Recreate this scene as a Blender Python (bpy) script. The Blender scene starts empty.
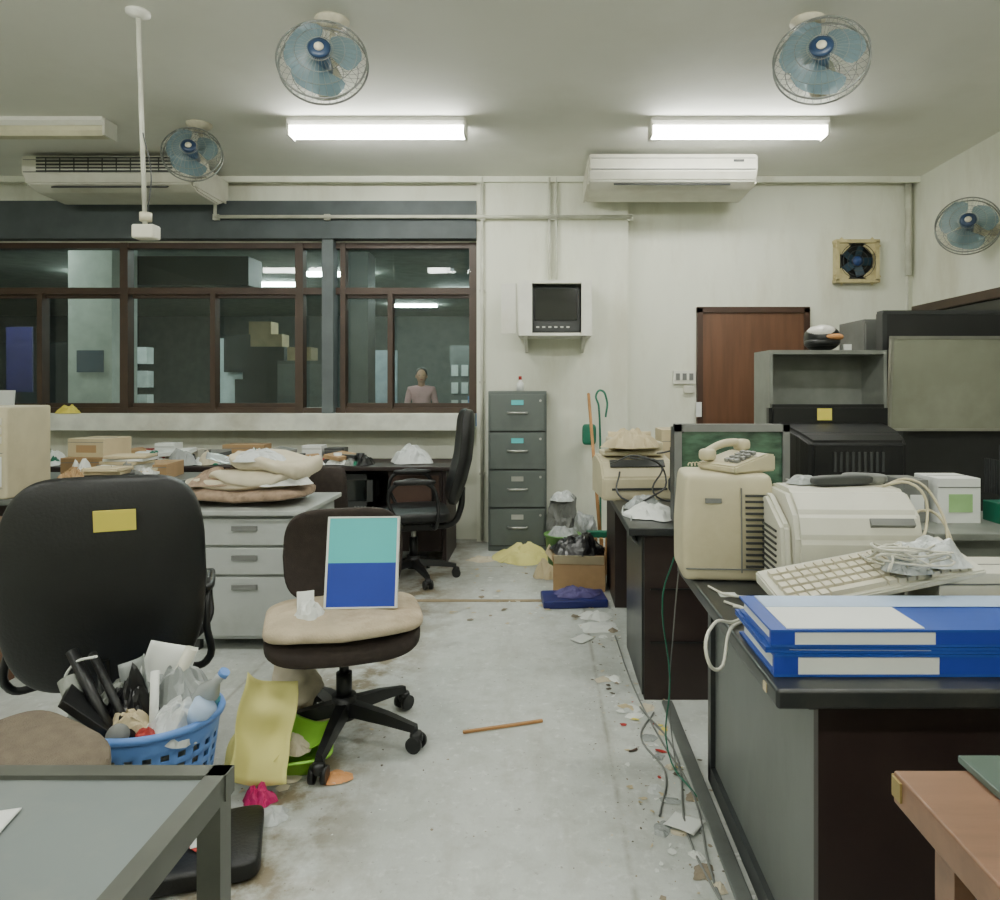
import bpy, bmesh, math, random
from mathutils import Vector, Matrix, noise, Euler
R = random.Random(7)
D2R = math.pi/180
def lin(c):
    c=c/255.0
    return c/12.92 if c<=0.04045 else ((c+0.055)/1.055)**2.4
def C(r,g,b): return (lin(r),lin(g),lin(b),1)
MATS={}
def M(name,rgb,rough=.55,metal=0,var=.12,scale=6,bump=0,dirt=None,dirt_amt=.5,dscale=2.0,stretch=(1,1,1),spec=.5,trans=0,alpha=1,emit=0,coat=0,lo=.5):
    if name in MATS: return MATS[name]
    m=bpy.data.materials.new(name); m.use_nodes=True
    nt=m.node_tree; N=nt.nodes; L=nt.links
    b=N['Principled BSDF']
    tc=N.new('ShaderNodeTexCoord'); mp=N.new('ShaderNodeMapping'); mp.inputs['Scale'].default_value=stretch
    L.new(tc.outputs['Object'],mp.inputs['Vector'])
    n1=N.new('ShaderNodeTexNoise'); n1.inputs['Scale'].default_value=scale; n1.inputs['Detail'].default_value=5
    L.new(mp.outputs[0],n1.inputs['Vector'])
    mx=N.new('ShaderNodeMix'); mx.data_type='RGBA'
    c=C(*rgb)
    mx.inputs[6].default_value=tuple(v*(1-var) for v in c[:3])+(1,)
    mx.inputs[7].default_value=tuple(min(1,v*(1+var)) for v in c[:3])+(1,)
    cr=N.new('ShaderNodeValToRGB'); cr.color_ramp.elements[0].position=.35; cr.color_ramp.elements[1].position=.65
    L.new(n1.outputs['Fac'],cr.inputs[0]); L.new(cr.outputs[0],mx.inputs[0])
    out=mx.outputs[2]
    if dirt:
        n2=N.new('ShaderNodeTexNoise'); n2.inputs['Scale'].default_value=dscale; n2.inputs['Detail'].default_value=8; n2.inputs['Roughness'].default_value=.65
        L.new(mp.outputs[0],n2.inputs['Vector'])
        r2=N.new('ShaderNodeValToRGB'); r2.color_ramp.elements[0].position=lo; r2.color_ramp.elements[1].position=lo+.22
        r2.color_ramp.elements[1].color=(dirt_amt,)*3+(1,)
        L.new(n2.outputs['Fac'],r2.inputs[0])
        m2=N.new('ShaderNodeMix'); m2.data_type='RGBA'; m2.inputs[7].default_value=C(*dirt)
        L.new(out,m2.inputs[6]); L.new(r2.outputs[0],m2.inputs[0]); out=m2.outputs[2]
    L.new(out,b.inputs['Base Color'])
    b.inputs['Roughness'].default_value=rough; b.inputs['Metallic'].default_value=metal
    b.inputs['Specular IOR Level'].default_value=spec
    b.inputs['Transmission Weight'].default_value=trans; b.inputs['Alpha'].default_value=alpha
    b.inputs['Coat Weight'].default_value=coat
    if bump:
        bp=N.new('ShaderNodeBump'); bp.inputs['Strength'].default_value=bump; bp.inputs['Distance'].default_value=.01
        n3=N.new('ShaderNodeTexNoise'); n3.inputs['Scale'].default_value=scale*10; n3.inputs['Detail'].default_value=4
        L.new(mp.outputs[0],n3.inputs['Vector']); L.new(n3.outputs['Fac'],bp.inputs['Height']); L.new(bp.outputs[0],b.inputs['Normal'])
    MATS[name]=m; return m
def EM(name,rgb,s):
    if name in MATS: return MATS[name]
    m=bpy.data.materials.new(name); m.use_nodes=True; nt=m.node_tree
    b=nt.nodes['Principled BSDF']; b.inputs['Base Color'].default_value=(.8,.8,.8,1)
    b.inputs['Emission Color'].default_value=C(*rgb); b.inputs['Emission Strength'].default_value=s
    MATS[name]=m; return m
# ---------------------------------------------------------------- geometry helpers
def G(name,loc=(0,0,0),rot=(0,0,0)):
    e=bpy.data.objects.new(name,None); e.empty_display_size=.1
    bpy.context.collection.objects.link(e); e.location=loc; e.rotation_euler=[a*D2R for a in rot]; return e
def fin(bm,p,name,mat,smooth=False,mats=None):
    me=bpy.data.meshes.new(name); bm.normal_update(); bm.to_mesh(me); bm.free()
    o=bpy.data.objects.new(name,me); bpy.context.collection.objects.link(o)
    for mm in (mats or [mat]): me.materials.append(mm)
    if smooth:
        for f in me.polygons: f.use_smooth=True
    if p: o.parent=p
    return o
def addbox(bm,c,s,rot=None,mi=0):
    g=bmesh.ops.create_cube(bm,size=1)
    mt=Matrix.Translation(Vector(c))@(Euler([a*D2R for a in rot]).to_matrix().to_4x4() if rot else Matrix.Identity(4))@Matrix.Diagonal((s[0],s[1],s[2],1))
    bmesh.ops.transform(bm,matrix=mt,verts=g['verts'])
def box(p,name,c,s,mat,bev=0,rot=None):
    bm=bmesh.new(); addbox(bm,(0,0,0),s)
    if bev: bmesh.ops.bevel(bm,geom=list(bm.edges),offset=bev,segments=3,affect='EDGES',profile=.5)
    o=fin(bm,p,name,mat,False); o.location=c
    if rot: o.rotation_euler=[a*D2R for a in rot]
    if bev:
        for f in o.data.polygons: f.use_smooth=True
        md=o.modifiers.new('wn','WEIGHTED_NORMAL')
    return o
def bx(p,name,x0,x1,y0,y1,z0,z1,mat,bev=0):
    return box(p,name,((x0+x1)/2,(y0+y1)/2,(z0+z1)/2),(abs(x1-x0),abs(y1-y0),abs(z1-z0)),mat,bev)
def boxes(p,name,lst,mat):
    bm=bmesh.new()
    for b in lst: addbox(bm,b[0],b[1],b[2] if len(b)>2 else None)
    return fin(bm,p,name,mat)
def cyl(p,name,p0,p1,r,mat,r2=None,seg=28):
    p0=Vector(p0);p1=Vector(p1); d=p1-p0
    bm=bmesh.new(); bmesh.ops.create_cone(bm,cap_ends=True,segments=seg,radius1=r,radius2=r if r2 is None else r2,depth=d.length)
    q=Vector((0,0,1)).rotation_difference(d.normalized()).to_matrix().to_4x4()
    bmesh.ops.transform(bm,matrix=Matrix.Translation((p0+p1)/2)@q,verts=bm.verts)
    o=fin(bm,p,name,mat)
    for f in o.data.polygons: f.use_smooth=len(f.vertices)==4
    return o
def wires(p,name,splines,r,mat,smooth=True,cyclic=False):
    cu=bpy.data.curves.new(name,'CURVE'); cu.dimensions='3D'; cu.bevel_depth=r; cu.bevel_resolution=2; cu.use_fill_caps=True; cu.resolution_u=6
    for pts in splines:
        if smooth and len(pts)>2:
            s=cu.splines.new('BEZIER'); s.bezier_points.add(len(pts)-1)
            for bp,q in zip(s.bezier_points,pts): bp.co=q; bp.handle_left_type=bp.handle_right_type='AUTO'
        else:
            s=cu.splines.new('POLY'); s.points.add(len(pts)-1)
            for bp,q in zip(s.points,pts): bp.co=(*q,1)
        s.use_cyclic_u=cyclic
    cu.materials.append(mat)
    o=bpy.data.objects.new(name,cu); bpy.context.collection.objects.link(o)
    if p:o.parent=p
    return o
def lathe(p,name,prof,mat,seg=32,loc=(0,0,0),rot=(0,0,0)):
    bm=bmesh.new(); rings=[]
    for (r,z) in prof:
        rings.append([bm.verts.new((r*math.cos(2*math.pi*i/seg),r*math.sin(2*math.pi*i/seg),z)) for i in range(seg)])
    for a,b in zip(rings,rings[1:]):
        for i in range(seg): bm.faces.new((a[i],a[(i+1)%seg],b[(i+1)%seg],b[i]))
    if prof[0][0]>1e-4: bm.faces.new(rings[0][::-1])
    if prof[-1][0]>1e-4: bm.faces.new(rings[-1])
    bmesh.ops.remove_doubles(bm,verts=bm.verts,dist=1e-5)
    o=fin(bm,p,name,mat,True); o.location=loc; o.rotation_euler=[a*D2R for a in rot]; return o
def sell(p,name,c,s,mat,e1=.35,e2=.35,rot=None,warp=None,nz=0,nsc=6,U=20,V=40,seed=0):
    f=lambda w,m: math.copysign(abs(w)**m,w)
    bm=bmesh.new(); rows=[]
    for i in range(U+1):
        u=-math.pi/2+math.pi*i/U; row=[]
        for j in range(V):
            v=2*math.pi*j/V
            q=Vector((s[0]/2*f(math.cos(u),e1)*f(math.cos(v),e2), s[1]/2*f(math.cos(u),e1)*f(math.sin(v),e2), s[2]/2*f(math.sin(u),e1)))
            if warp: q=Vector(warp(q.x,q.y,q.z))
            if nz:
                q+=noise.noise_vector(q*nsc+Vector((seed*3.1,seed,0)))*nz
            row.append(bm.verts.new(q))
        rows.append(row)
    for a,b in zip(rows,rows[1:]):
        for j in range(V): bm.faces.new((a[j],a[(j+1)%V],b[(j+1)%V],b[j]))
    bmesh.ops.remove_doubles(bm,verts=bm.verts,dist=1e-5)
    o=fin(bm,p,name,mat,True); o.location=c
    if rot:o.rotation_euler=[a*D2R for a in rot]
    return o
def crumple(p,name,c,s,mat,seed=0,amp=.5,freq=2.0,sub=4,smooth=False,rot=None):
    "crumpled lump; c = centre of the base, the lump rests on z=c.z"
    bm=bmesh.new(); bmesh.ops.create_icosphere(bm,subdivisions=sub,radius=.5)
    off=Vector((seed*7.3,seed*1.7,seed*3.9))
    for v in bm.verts:
        n=v.co.normalized()
        k=1+amp*.55*noise.noise(n*1.3+off)-amp*.5*abs(noise.noise(n*freq+off*2))+amp*.22*abs(noise.noise(n*freq*2.3+off*3))
        v.co=n*.5*max(.4,k)+noise.noise_vector(n*freq*1.6+off)*.09*amp
    mn=[min(v.co[i] for v in bm.verts) for i in range(3)]; mx=[max(v.co[i] for v in bm.verts) for i in range(3)]
    for v in bm.verts:
        for i in range(3): v.co[i]=((v.co[i]-mn[i])/(mx[i]-mn[i])-.5)*s[i]
        v.co.z+=s[2]/2
        if v.co.z<s[2]*.15: v.co.z*=.02
    o=fin(bm,p,name,mat,smooth); o.location=c
    if rot:o.rotation_euler=[a*D2R for a in rot]
    return o
def wad(p,name,c,w,d,h,mat,seed=0,rot=None,n=20,ridge=.4):
    "a creased sheet (paper / bag / cloth) heaped into a low irregular mound"
    bm=bmesh.new(); g=[[None]*(n+1) for _ in range(n+1)]
    off=Vector((seed*5.1,seed*2.3,seed*.7))
    for i in range(n+1):
        for j in range(n+1):
            u=i/n*2-1; v=j/n*2-1
            r=max(abs(u),abs(v)); t=math.atan2(v,u)
            rr=r*(.80+.3*noise.noise(Vector((math.cos(t)*1.3,math.sin(t)*1.3,seed))))
            x=w/2*rr*math.cos(t)*1.2; y=d/2*rr*math.sin(t)*1.2
            q=Vector((u*1.7,v*1.7,0))+off
            cr=abs(noise.noise(q))*1.4+abs(noise.noise(q*2.1))*.5
            z=h*(max(0,1-r**2.2)*(.8)+ridge*(cr-.35)*(1-.8*r**4))
            q2=noise.noise_vector(q*1.5)*min(w,d)*.07
            bm_v=bm.verts.new((x+q2.x,y+q2.y,max(z,.0015+.01*h*r)))
            g[i][j]=bm_v
    for i in range(n):
        for j in range(n): bm.faces.new((g[i][j],g[i+1][j],g[i+1][j+1],g[i][j+1]))
    bmesh.ops.triangulate(bm,faces=bm.faces)
    o=fin(bm,p,name,mat,False); o.location=c
    if rot:o.rotation_euler=[a*D2R for a in rot]
    return o
def sheet(p,name,c,w,d,mat,rot=(0,0,0),curl=.0,nz=.01,seed=0,n=10,th=.0015):
    bm=bmesh.new(); g=[[None]*(n+1) for _ in range(n+1)]
    for i in range(n+1):
        for j in range(n+1):
            x=(i/n-.5)*w; y=(j/n-.5)*d
            z=curl*((x/w*2)**2)+nz*(noise.noise(Vector((x*9+seed*5,y*9,seed)))+.5)
            g[i][j]=bm.verts.new((x,y,max(z,.001)))
    for i in range(n):
        for j in range(n): bm.faces.new((g[i][j],g[i+1][j],g[i+1][j+1],g[i][j+1]))
    o=fin(bm,p,name,mat,True); o.location=c; o.rotation_euler=[a*D2R for a in rot]
    md=o.modifiers.new('s','SOLIDIFY'); md.thickness=th
    return o
def extr(p,name,prof,x0,x1,mat,bev=0):
    "extrude a YZ profile along X"
    bm=bmesh.new()
    a=[bm.verts.new((x0,y,z)) for y,z in prof]; b=[bm.verts.new((x1,y,z)) for y,z in prof]
    n=len(prof)
    for i in range(n): bm.faces.new((a[i],a[(i+1)%n],b[(i+1)%n],b[i]))
    bm.faces.new(a[::-1]); bm.faces.new(b)
    bmesh.ops.recalc_face_normals(bm,faces=bm.faces)
    if bev: bmesh.ops.bevel(bm,geom=list(bm.edges),offset=bev,segments=2,affect='EDGES')
    return fin(bm,p,name,mat)
def skinned(p,name,verts,edges,radii,mat):
    me=bpy.data.meshes.new(name); me.from_pydata(verts,edges,[]); me.materials.append(mat)
    o=bpy.data.objects.new(name,me); bpy.context.collection.objects.link(o); o.parent=p
    md=o.modifiers.new('skin','SKIN'); md.use_smooth_shade=True
    for i,r in enumerate(radii):
        sv=me.skin_vertices[0].data[i]; sv.radius=r if isinstance(r,tuple) else (r,r); sv.use_root=(i==0)
    s=o.modifiers.new('sub','SUBSURF'); s.levels=1; s.render_levels=2
    return o
# ---------------------------------------------------------------- materials
m_wall=M('wall_paint',(226,228,212),.75,var=.04,scale=2.2,bump=.06,dirt=(184,178,150),dirt_amt=.45,dscale=2.0,stretch=(1.3,1.3,.4),lo=.5)
m_ceil=M('ceiling_paint',(229,230,220),.8,var=.03,scale=1.2,dirt=(206,205,190),dirt_amt=.35,dscale=.9,lo=.48)
m_beam=M('beam_slate_paint',(70,78,80),.6,dirt=(50,58,60),dirt_amt=.5)
m_brown=M('window_frame_brown',(62,46,34),.45,dirt=(40,28,20))
m_post=M('post_grey',(86,94,96),.5)
m_sill=M('sill_white',(212,215,204),.6,dirt=(155,150,130),dirt_amt=.55)
m_wood=M('door_veneer',(102,70,50),.4,var=.14,scale=3,stretch=(6,6,.6))
m_fcab=M('cabinet_grey_green',(94,102,98),.42,var=.05,dirt=(70,75,72),dirt_amt=.5)
m_chrome=M('brushed_metal',(190,190,185),.3,.9)
m_white=M('white_enamel',(222,222,211),.45,var=.04,dirt=(182,175,148),dirt_amt=.45)
m_offw=M('aged_white_plastic',(208,207,192),.5,var=.05,dirt=(172,163,136),dirt_amt=.45)
m_beige=M('yellowed_beige_plastic',(198,190,160),.5,var=.06,dirt=(156,144,110),dirt_amt=.45)
m_black=M('black_plastic',(20,21,22),.4,var=.1)
m_leather=M('black_leather',(15,16,17),.48,var=.2,scale=10,bump=.15)
m_brfab=M('brown_black_fabric',(48,39,34),.85,var=.2,scale=30,bump=.3)
m_beifab=M('beige_fabric',(190,175,150),.9,var=.1,scale=14,bump=.3,dirt=(142,120,96),dirt_amt=.6,dscale=6)
m_brcush=M('brown_cushion_fabric',(112,101,86),.9,var=.12,scale=30,bump=.4)
m_desk=M('desk_black_laminate',(42,45,46),.32,var=.12,scale=2,dirt=(86,84,76),dirt_amt=.4,dscale=5,spec=.5)
m_deskb=M('desk_dark_brown_panel',(42,30,28),.45,var=.1,dirt=(66,56,50),dirt_amt=.3,dscale=4)
m_desks=M('desk_side_grey_metal',(106,110,107),.35,.2,var=.1,dirt=(58,58,56),dirt_amt=.65,dscale=3,stretch=(1,1,.4))
m_tabt=M('table_top_grey',(120,128,128),.35,var=.06,scale=3,dirt=(144,146,140),dirt_amt=.4,dscale=7)
m_tabf=M('table_frame_olive',(92,94,87),.4,.3,dirt=(56,54,47))
m_dwood=M('brown_laminate',(130,97,75),.35,var=.14,scale=3,stretch=(.8,6,6),dirt=(92,67,50),dirt_amt=.5)
m_dwood2=M('dark_brown_wood',(74,53,43),.5,var=.15,scale=3)
m_owood=M('brown_wood_panel',(100,68,47),.45,var=.15,scale=3,stretch=(5,5,.6))
m_stick=M('bamboo_stick',(172,126,78),.6,var=.15,scale=9)
m_paper=M('white_paper',(225,228,224),.8,var=.02)
m_ypaper=M('yellow_paper',(220,214,136),.8,var=.03)
m_post_it=M('sticky_note_yellow',(224,210,94),.75,var=.03)
m_blue=M('blue_cover',(38,74,160),.45,var=.1)
m_blue2=M('basket_blue_plastic',(92,136,206),.45,var=.06)
m_teal=M('teal_cover',(86,196,200),.4,var=.03)
m_deepb=M('deep_blue_cover',(34,60,164),.45,var=.05)
m_ltbl=M('pale_blue_print',(176,198,228),.4,var=.12,scale=5)
m_green=M('lime_green_plastic',(146,208,70),.45)
m_dgreen=M('dark_green_plastic',(20,104,80),.45)
m_card=M('cardboard',(170,139,101),.85,var=.08,dirt=(132,104,72),dirt_amt=.4,dscale=5)
m_card2=M('pale_cardboard',(198,184,150),.85,var=.06)
m_bag=M('plastic_bag',(200,205,204),.3,var=.05,spec=.6)
m_gbag=M('greyish_clear_bag',(156,161,160),.25,var=.12,spec=.6)
m_dbag=M('black_bag_plastic',(18,18,22),.3,spec=.6)
m_cloth=M('cream_cloth',(208,199,176),.9,var=.06,dirt=(172,155,125),dirt_amt=.5,dscale=5)
m_cloth2=M('tan_cloth',(154,132,112),.9,var=.25,scale=26)
m_pink=M('magenta_plastic',(195,30,105),.5)
m_red=M('red_plastic',(165,48,42),.5)
m_orange=M('orange_card',(206,146,92),.7)
m_partn=M('dark_partition',(42,43,42),.6,var=.1)
m_board=M('green_grey_board',(148,151,132),.55,var=.05,dirt=(170,171,155),dirt_amt=.45,dscale=1.5)
m_shelf=M('shelf_grey_metal',(130,134,127),.45,.1,dirt=(102,103,95),dirt_amt=.5)
m_fcage=M('fan_cage_wire',(124,127,122),.4,.5)
m_fbody=M('fan_body_cream',(198,193,170),.45,dirt=(134,125,94),dirt_amt=.6,dscale=8)
m_fblue=M('fan_hub_blue',(56,86,112),.3)
m_tube=EM('fluorescent_tube_lit',(254,255,247),57)
m_tubeoff=M('fluorescent_tube_unlit',(206,202,172),.4)
m_screen=M('dark_crt_glass',(14,18,17),.12,var=.05,spec=.7)
m_gscreen=M('greenish_screen',(62,90,72),.18,var=.5,scale=9,spec=.7,stretch=(1,1,3))  # mottled green in the base colour stands in for a reflection on the glass
m_grey=M('mid_grey_plastic',(116,118,115),.5)
m_dgrey=M('dark_grey_plastic',(58,60,60),.45)
m_dust=M('dust_brown',(142,131,112),.9)
m_dust2=M('dust_dark',(98,91,80),.9)
m_pipe=M('conduit_paint',(202,203,188),.5,dirt=(160,153,130),dirt_amt=.5)
m_purple=M('purple_cloth',(80,72,125),.7)
def floor_mat():
    m=bpy.data.materials.new('worn_vinyl_floor'); m.use_nodes=True; nt=m.node_tree; N=nt.nodes; L=nt.links
    b=N['Principled BSDF']; tc=N.new('ShaderNodeTexCoord')
    def noise_(s,d,lo,hi,st=(1,1,1),off=0):
        mp=N.new('ShaderNodeMapping'); mp.inputs['Scale'].default_value=st; mp.inputs['Location'].default_value=(off,off*.7,0)
        L.new(tc.outputs['Object'],mp.inputs[0])
        n=N.new('ShaderNodeTexNoise'); n.inputs['Scale'].default_value=s; n.inputs['Detail'].default_value=d; n.inputs['Roughness'].default_value=.65
        L.new(mp.outputs[0],n.inputs['Vector'])
        r=N.new('ShaderNodeMapRange'); r.inputs[1].default_value=lo; r.inputs[2].default_value=hi
        L.new(n.outputs['Fac'],r.inputs[0]); return r.outputs[0]
    def mix(a,bc,fac):
        x=N.new('ShaderNodeMix'); x.data_type='RGBA'
        if isinstance(a,tuple): x.inputs[6].default_value=a
        else: L.new(a,x.inputs[6])
        if isinstance(bc,tuple): x.inputs[7].default_value=bc
        else: L.new(bc,x.inputs[7])
        L.new(fac,x.inputs[0]); return x.outputs[2]
    def mul(a,v):
        x=N.new('ShaderNodeMath'); x.operation='MULTIPLY'; L.new(a,x.inputs[0])
        if isinstance(v,(int,float)): x.inputs[1].default_value=v
        else: L.new(v,x.inputs[1])
        return x.outputs[0]
    col=mix(C(184,189,184),C(201,205,201),noise_(2.5,6,.35,.65))
    col=mix(col,C(165,168,161),mul(noise_(14,8,.48,.68),.55))
    col=mix(col,C(220,223,220),mul(noise_(30,6,.55,.70,off=5),.65))
    col=mix(col,C(154,153,141),mul(noise_(3.2,8,.52,.7,st=(2.2,.5,1),off=21),.4))
    sx=N.new('ShaderNodeSeparateXYZ'); L.new(tc.outputs['Object'],sx.inputs[0])
    def band(sock,c,w):
        a=N.new('ShaderNodeMath'); a.operation='SUBTRACT'; L.new(sock,a.inputs[0]); a.inputs[1].default_value=c
        bb=N.new('ShaderNodeMath'); bb.operation='ABSOLUTE'; L.new(a.outputs[0],bb.inputs[0])
        r=N.new('ShaderNodeMapRange'); r.inputs[1].default_value=w; r.inputs[2].default_value=0; L.new(bb.outputs[0],r.inputs[0]); return r.outputs[0]
    g=noise_(7,8,.4,.6,off=3)
    col=mix(col,C(126,115,92),mul(mul(band(sx.outputs[0],.52,.36),g),1.2))
    col=mix(col,C(122,111,88),mul(mul(band(sx.outputs[1],4.45,.4),noise_(5,8,.44,.58,off=9)),.8))
    col=mix(col,C(140,132,114),mul(mul(band(sx.outputs[0],-1.5,.7),noise_(6,8,.44,.62,off=12)),.6))
    for sock,cs in ((sx.outputs[0],(-.62,-.02,.3,-1.9,1.6)),(sx.outputs[1],(4.45,3.35,5.5))):
        for c in cs:
            col=mix(col,C(134,131,118),mul(mul(band(sock,c,.014),noise_(9,4,.36,.55,off=c)),.65))
    col=mix(col,C(100,94,81),mul(noise_(45,3,.66,.74,off=7),.55))
    L.new(col,b.inputs['Base Color'])
    rr=noise_(5,6,.3,.7); r2=N.new('ShaderNodeMapRange'); r2.inputs[3].default_value=.36; r2.inputs[4].default_value=.62; L.new(rr,r2.inputs[0]); L.new(r2.outputs[0],b.inputs['Roughness'])
    bp=N.new('ShaderNodeBump'); bp.inputs['Strength'].default_value=.12; bp.inputs['Distance'].default_value=.01; L.new(noise_(40,6,.3,.7),bp.inputs['Height']); L.new(bp.outputs[0],b.inputs['Normal'])
    return m
m_floor=floor_mat()
def glass_mat(name,tint,refl):
    m=bpy.data.materials.new(name); m.use_nodes=True; nt=m.node_tree; N=nt.nodes; L=nt.links
    N.remove(N['Principled BSDF']); o=N['Material Output']
    t=N.new('ShaderNodeBsdfTransparent'); t.inputs[0].default_value=tint
    g=N.new('ShaderNodeBsdfGlossy'); g.inputs['Roughness'].default_value=.02; g.inputs[0].default_value=(1,1,1,1)
    x=N.new('ShaderNodeMixShader'); x.inputs[0].default_value=refl
    L.new(t.outputs[0],x.inputs[1]); L.new(g.outputs[0],x.inputs[2]); L.new(x.outputs[0],o.inputs[0]); return m
m_glass=glass_mat('window_glass',(.88,.93,.92,1),.03)
def blade_mat():
    m=bpy.data.materials.new('fan_blade_translucent'); m.use_nodes=True; nt=m.node_tree; N=nt.nodes; L=nt.links
    b=N['Principled BSDF']; b.inputs['Base Color'].default_value=C(98,124,134); b.inputs['Roughness'].default_value=.3
    t=N.new('ShaderNodeBsdfTransparent'); t.inputs[0].default_value=(.6,.72,.78,1)
    x=N.new('ShaderNodeMixShader'); x.inputs[0].default_value=.35
    L.new(b.outputs[0],x.inputs[1]); L.new(t.outputs[0],x.inputs[2]); L.new(x.outputs[0],N['Material Output'].inputs[0]); return m
m_bglass=blade_mat()
# ---------------------------------------------------------------- room
H=3.2
bx(None,'floor',-6,3.28,-2.5,6.4,-.1,0,m_floor)
bx(None,'ceiling',-6.1,3.4,-2.6,6.4,H,H+.1,m_ceil)
bx(None,'wall_right',3.28,3.4,-2.6,6.4,0,H,m_wall)
bx(None,'wall_left',-6.1,-6,-2.6,6.4,0,H,m_wall)
bx(None,'wall_rear',-6,3.28,-2.6,-2.5,0,H,m_wall)
wb=G('wall_back')
bx(wb,'main_panel',-.6,3.28,6.25,6.4,0,H,m_wall)
bx(wb,'pilaster',-.6,.73,6.15,6.25,0,H,m_wall)
bx(wb,'under_window',-6,-.6,6.25,6.4,0,1.0,m_wall)
bx(wb,'over_window',-6,-.6,6.25,6.4,2.645,H,m_wall)
bx(None,'trim_beam',-6,-.6,6.13,6.25,2.66,2.99,m_beam)
bx(None,'trim_window_ledge',-6,-.62,5.98,6.25,.985,1.127,m_sill,.004)
bx(None,'trim_cornice',-6,3.28,6.11,6.15,3.15,3.2,m_wall)
bx(None,'trim_floor_strip',-1.0,.1,4.42,4.46,0,.004,M('floor_strip_brown',(150,132,100),.6,dirt=(110,94,70),dirt_amt=.6,dscale=8))
bx(None,'baseboard_back',.73,1.3,6.23,6.25,0,.1,m_dgrey)
bx(None,'baseboard_right',3.26,3.28,-2.5,6.25,0,.1,m_dgrey)
w=G('window_1')
fr=[]
Y0=6.25
def vbar(x,wd,z0=1.127,z1=2.645,d=.1): fr.append(((x,Y0+.03,(z0+z1)/2),(wd,d,z1-z0)))
def hbar(z,h,x0=-6,x1=-.6,d=.09): fr.append((((x0+x1)/2,Y0+.035,z),(x1-x0,d,h)))
hbar(1.15,.05); hbar(2.62,.05); hbar(2.215,.06)
for x in (-5.3,-3.75,-2.19,-.64): vbar(x,.07)
for x in (-4.5,-2.96,-1.38): vbar(x,.045,1.15,2.2)
vbar(-1.80,.045)
for (a,b_) in ((-5.25,-4.5),(-4.5,-3.8),(-3.7,-2.96),(-2.96,-2.23),(-1.78,-1.38),(-1.38,-.67)):
    fr.append((((a+b_)/2,Y0+.05,1.19),(b_-a,.04,.05))); fr.append((((a+b_)/2,Y0+.05,2.17),(b_-a,.04,.03)))
boxes(w,'frame',fr,m_brown)
bx(w,'grey_post',-1.965,-1.865,6.16,6.3,1.127,2.66,m_post)
bx(w,'glass',-6,-.6,6.315,6.32,1.127,2.645,m_glass)
# adjoining office behind window
a=G('adjoining_office')
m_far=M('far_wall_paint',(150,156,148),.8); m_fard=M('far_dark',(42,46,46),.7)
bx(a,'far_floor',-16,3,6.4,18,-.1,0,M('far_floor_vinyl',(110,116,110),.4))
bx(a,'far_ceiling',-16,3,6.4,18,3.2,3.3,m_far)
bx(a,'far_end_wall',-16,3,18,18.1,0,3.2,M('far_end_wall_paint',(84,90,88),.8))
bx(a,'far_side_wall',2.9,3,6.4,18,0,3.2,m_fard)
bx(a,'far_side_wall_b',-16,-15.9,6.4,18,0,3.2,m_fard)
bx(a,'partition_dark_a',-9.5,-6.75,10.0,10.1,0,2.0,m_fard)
bx(a,'purple_poster',-6.62,-6.30,8.6,8.62,1.3,2.1,M('far_poster',(50,42,96),.6))
bx(a,'column_pale',-5.45,-4.95,8.0,8.5,0,3.2,M('column_paint',(180,184,176),.7))
bx(a,'notice_on_column',-5.34,-5.04,7.98,7.998,1.53,1.78,M('notice_grey',(78,86,98),.6))
bx(a,'white_door',-5.68,-5.48,12,12.05,0,2.2,M('far_door_white',(215,225,226),.6))
bx(a,'white_door_low',-5.48,-4.85,12,12.05,0,1.62,M('far_door_white',(215,225,226),.6))
bx(a,'dark_arch_piece',-5.46,-4.8,11.9,11.98,1.62,2.25,m_fard)
bx(a,'dark_door_stripe',-5.3,-5.1,11.96,11.99,.5,1.5,m_fard)
bx(a,'tall_cupboard',-4.75,-4.1,11.0,11.5,0,2.0,m_fard)
bx(a,'cupboard_b',-3.9,-3.2,10.2,10.7,0,1.75,M('far_cupboard',(78,82,80),.5))
boxes(a,'cupboard_b_doors',[((-3.73,10.19,.9),(.32,.02,1.6)),((-3.37,10.19,.9),(.32,.02,1.6))],M('far_cupboard_door',(92,96,94),.5))
bx(a,'duct',-5.4,-3.6,8.5,8.9,2.6,2.95,M('far_duct',(34,38,40),.5))
bx(a,'column_b',-2.75,-2.4,9.5,9.9,0,3.2,M('far_column_b',(70,74,72),.6))
bx(a,'pale_panel',-3.2,-2.75,13,13.05,.9,2.05,M('far_panel',(150,162,170),.6))
bx(a,'wall_shelving',-1.9,-.9,14,14.4,0,2.2,M('far_shelving',(90,94,94),.6))
boxes(a,'shelving_items',[((-1.8+i*.2,13.97,1.0+j*.35),(.13,.05,.22)) for i in range(5) for j in range(3)],M('far_papers',(180,186,184),.7))
boxes(a,'binders_on_shelves',[((-8.6+i*.3,11.9,1.1+.4*j),(.18,.2,.28)) for i in range(7) for j in range(3)],M('far_papers',(180,186,184),.7))
boxes(a,'box_stack',[((-4.4,11.2,2.1),(.5,.3,.2)),((-4.5,11.2,2.3),(.35,.3,.2)),((-3.6,10.4,1.85),(.35,.3,.2))],M('far_boxes',(150,134,106),.8))
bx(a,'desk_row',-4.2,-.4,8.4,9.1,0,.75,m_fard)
bx(a,'papers_on_desks',-3.6,-3.2,8.5,8.8,.75,1.15,M('far_papers',(180,186,184),.7))
bx(a,'blue_monitor',-.95,-.65,8.6,8.65,.75,1.25,M('far_blue_screen',(70,110,160),.4))
bx(a,'shelf_row',-13,-8,12.5,12.9,0,1.6,M('far_shelf',(66,64,100),.6))
em2=EM('far_tube_and_fill',(232,250,242),95)
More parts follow.
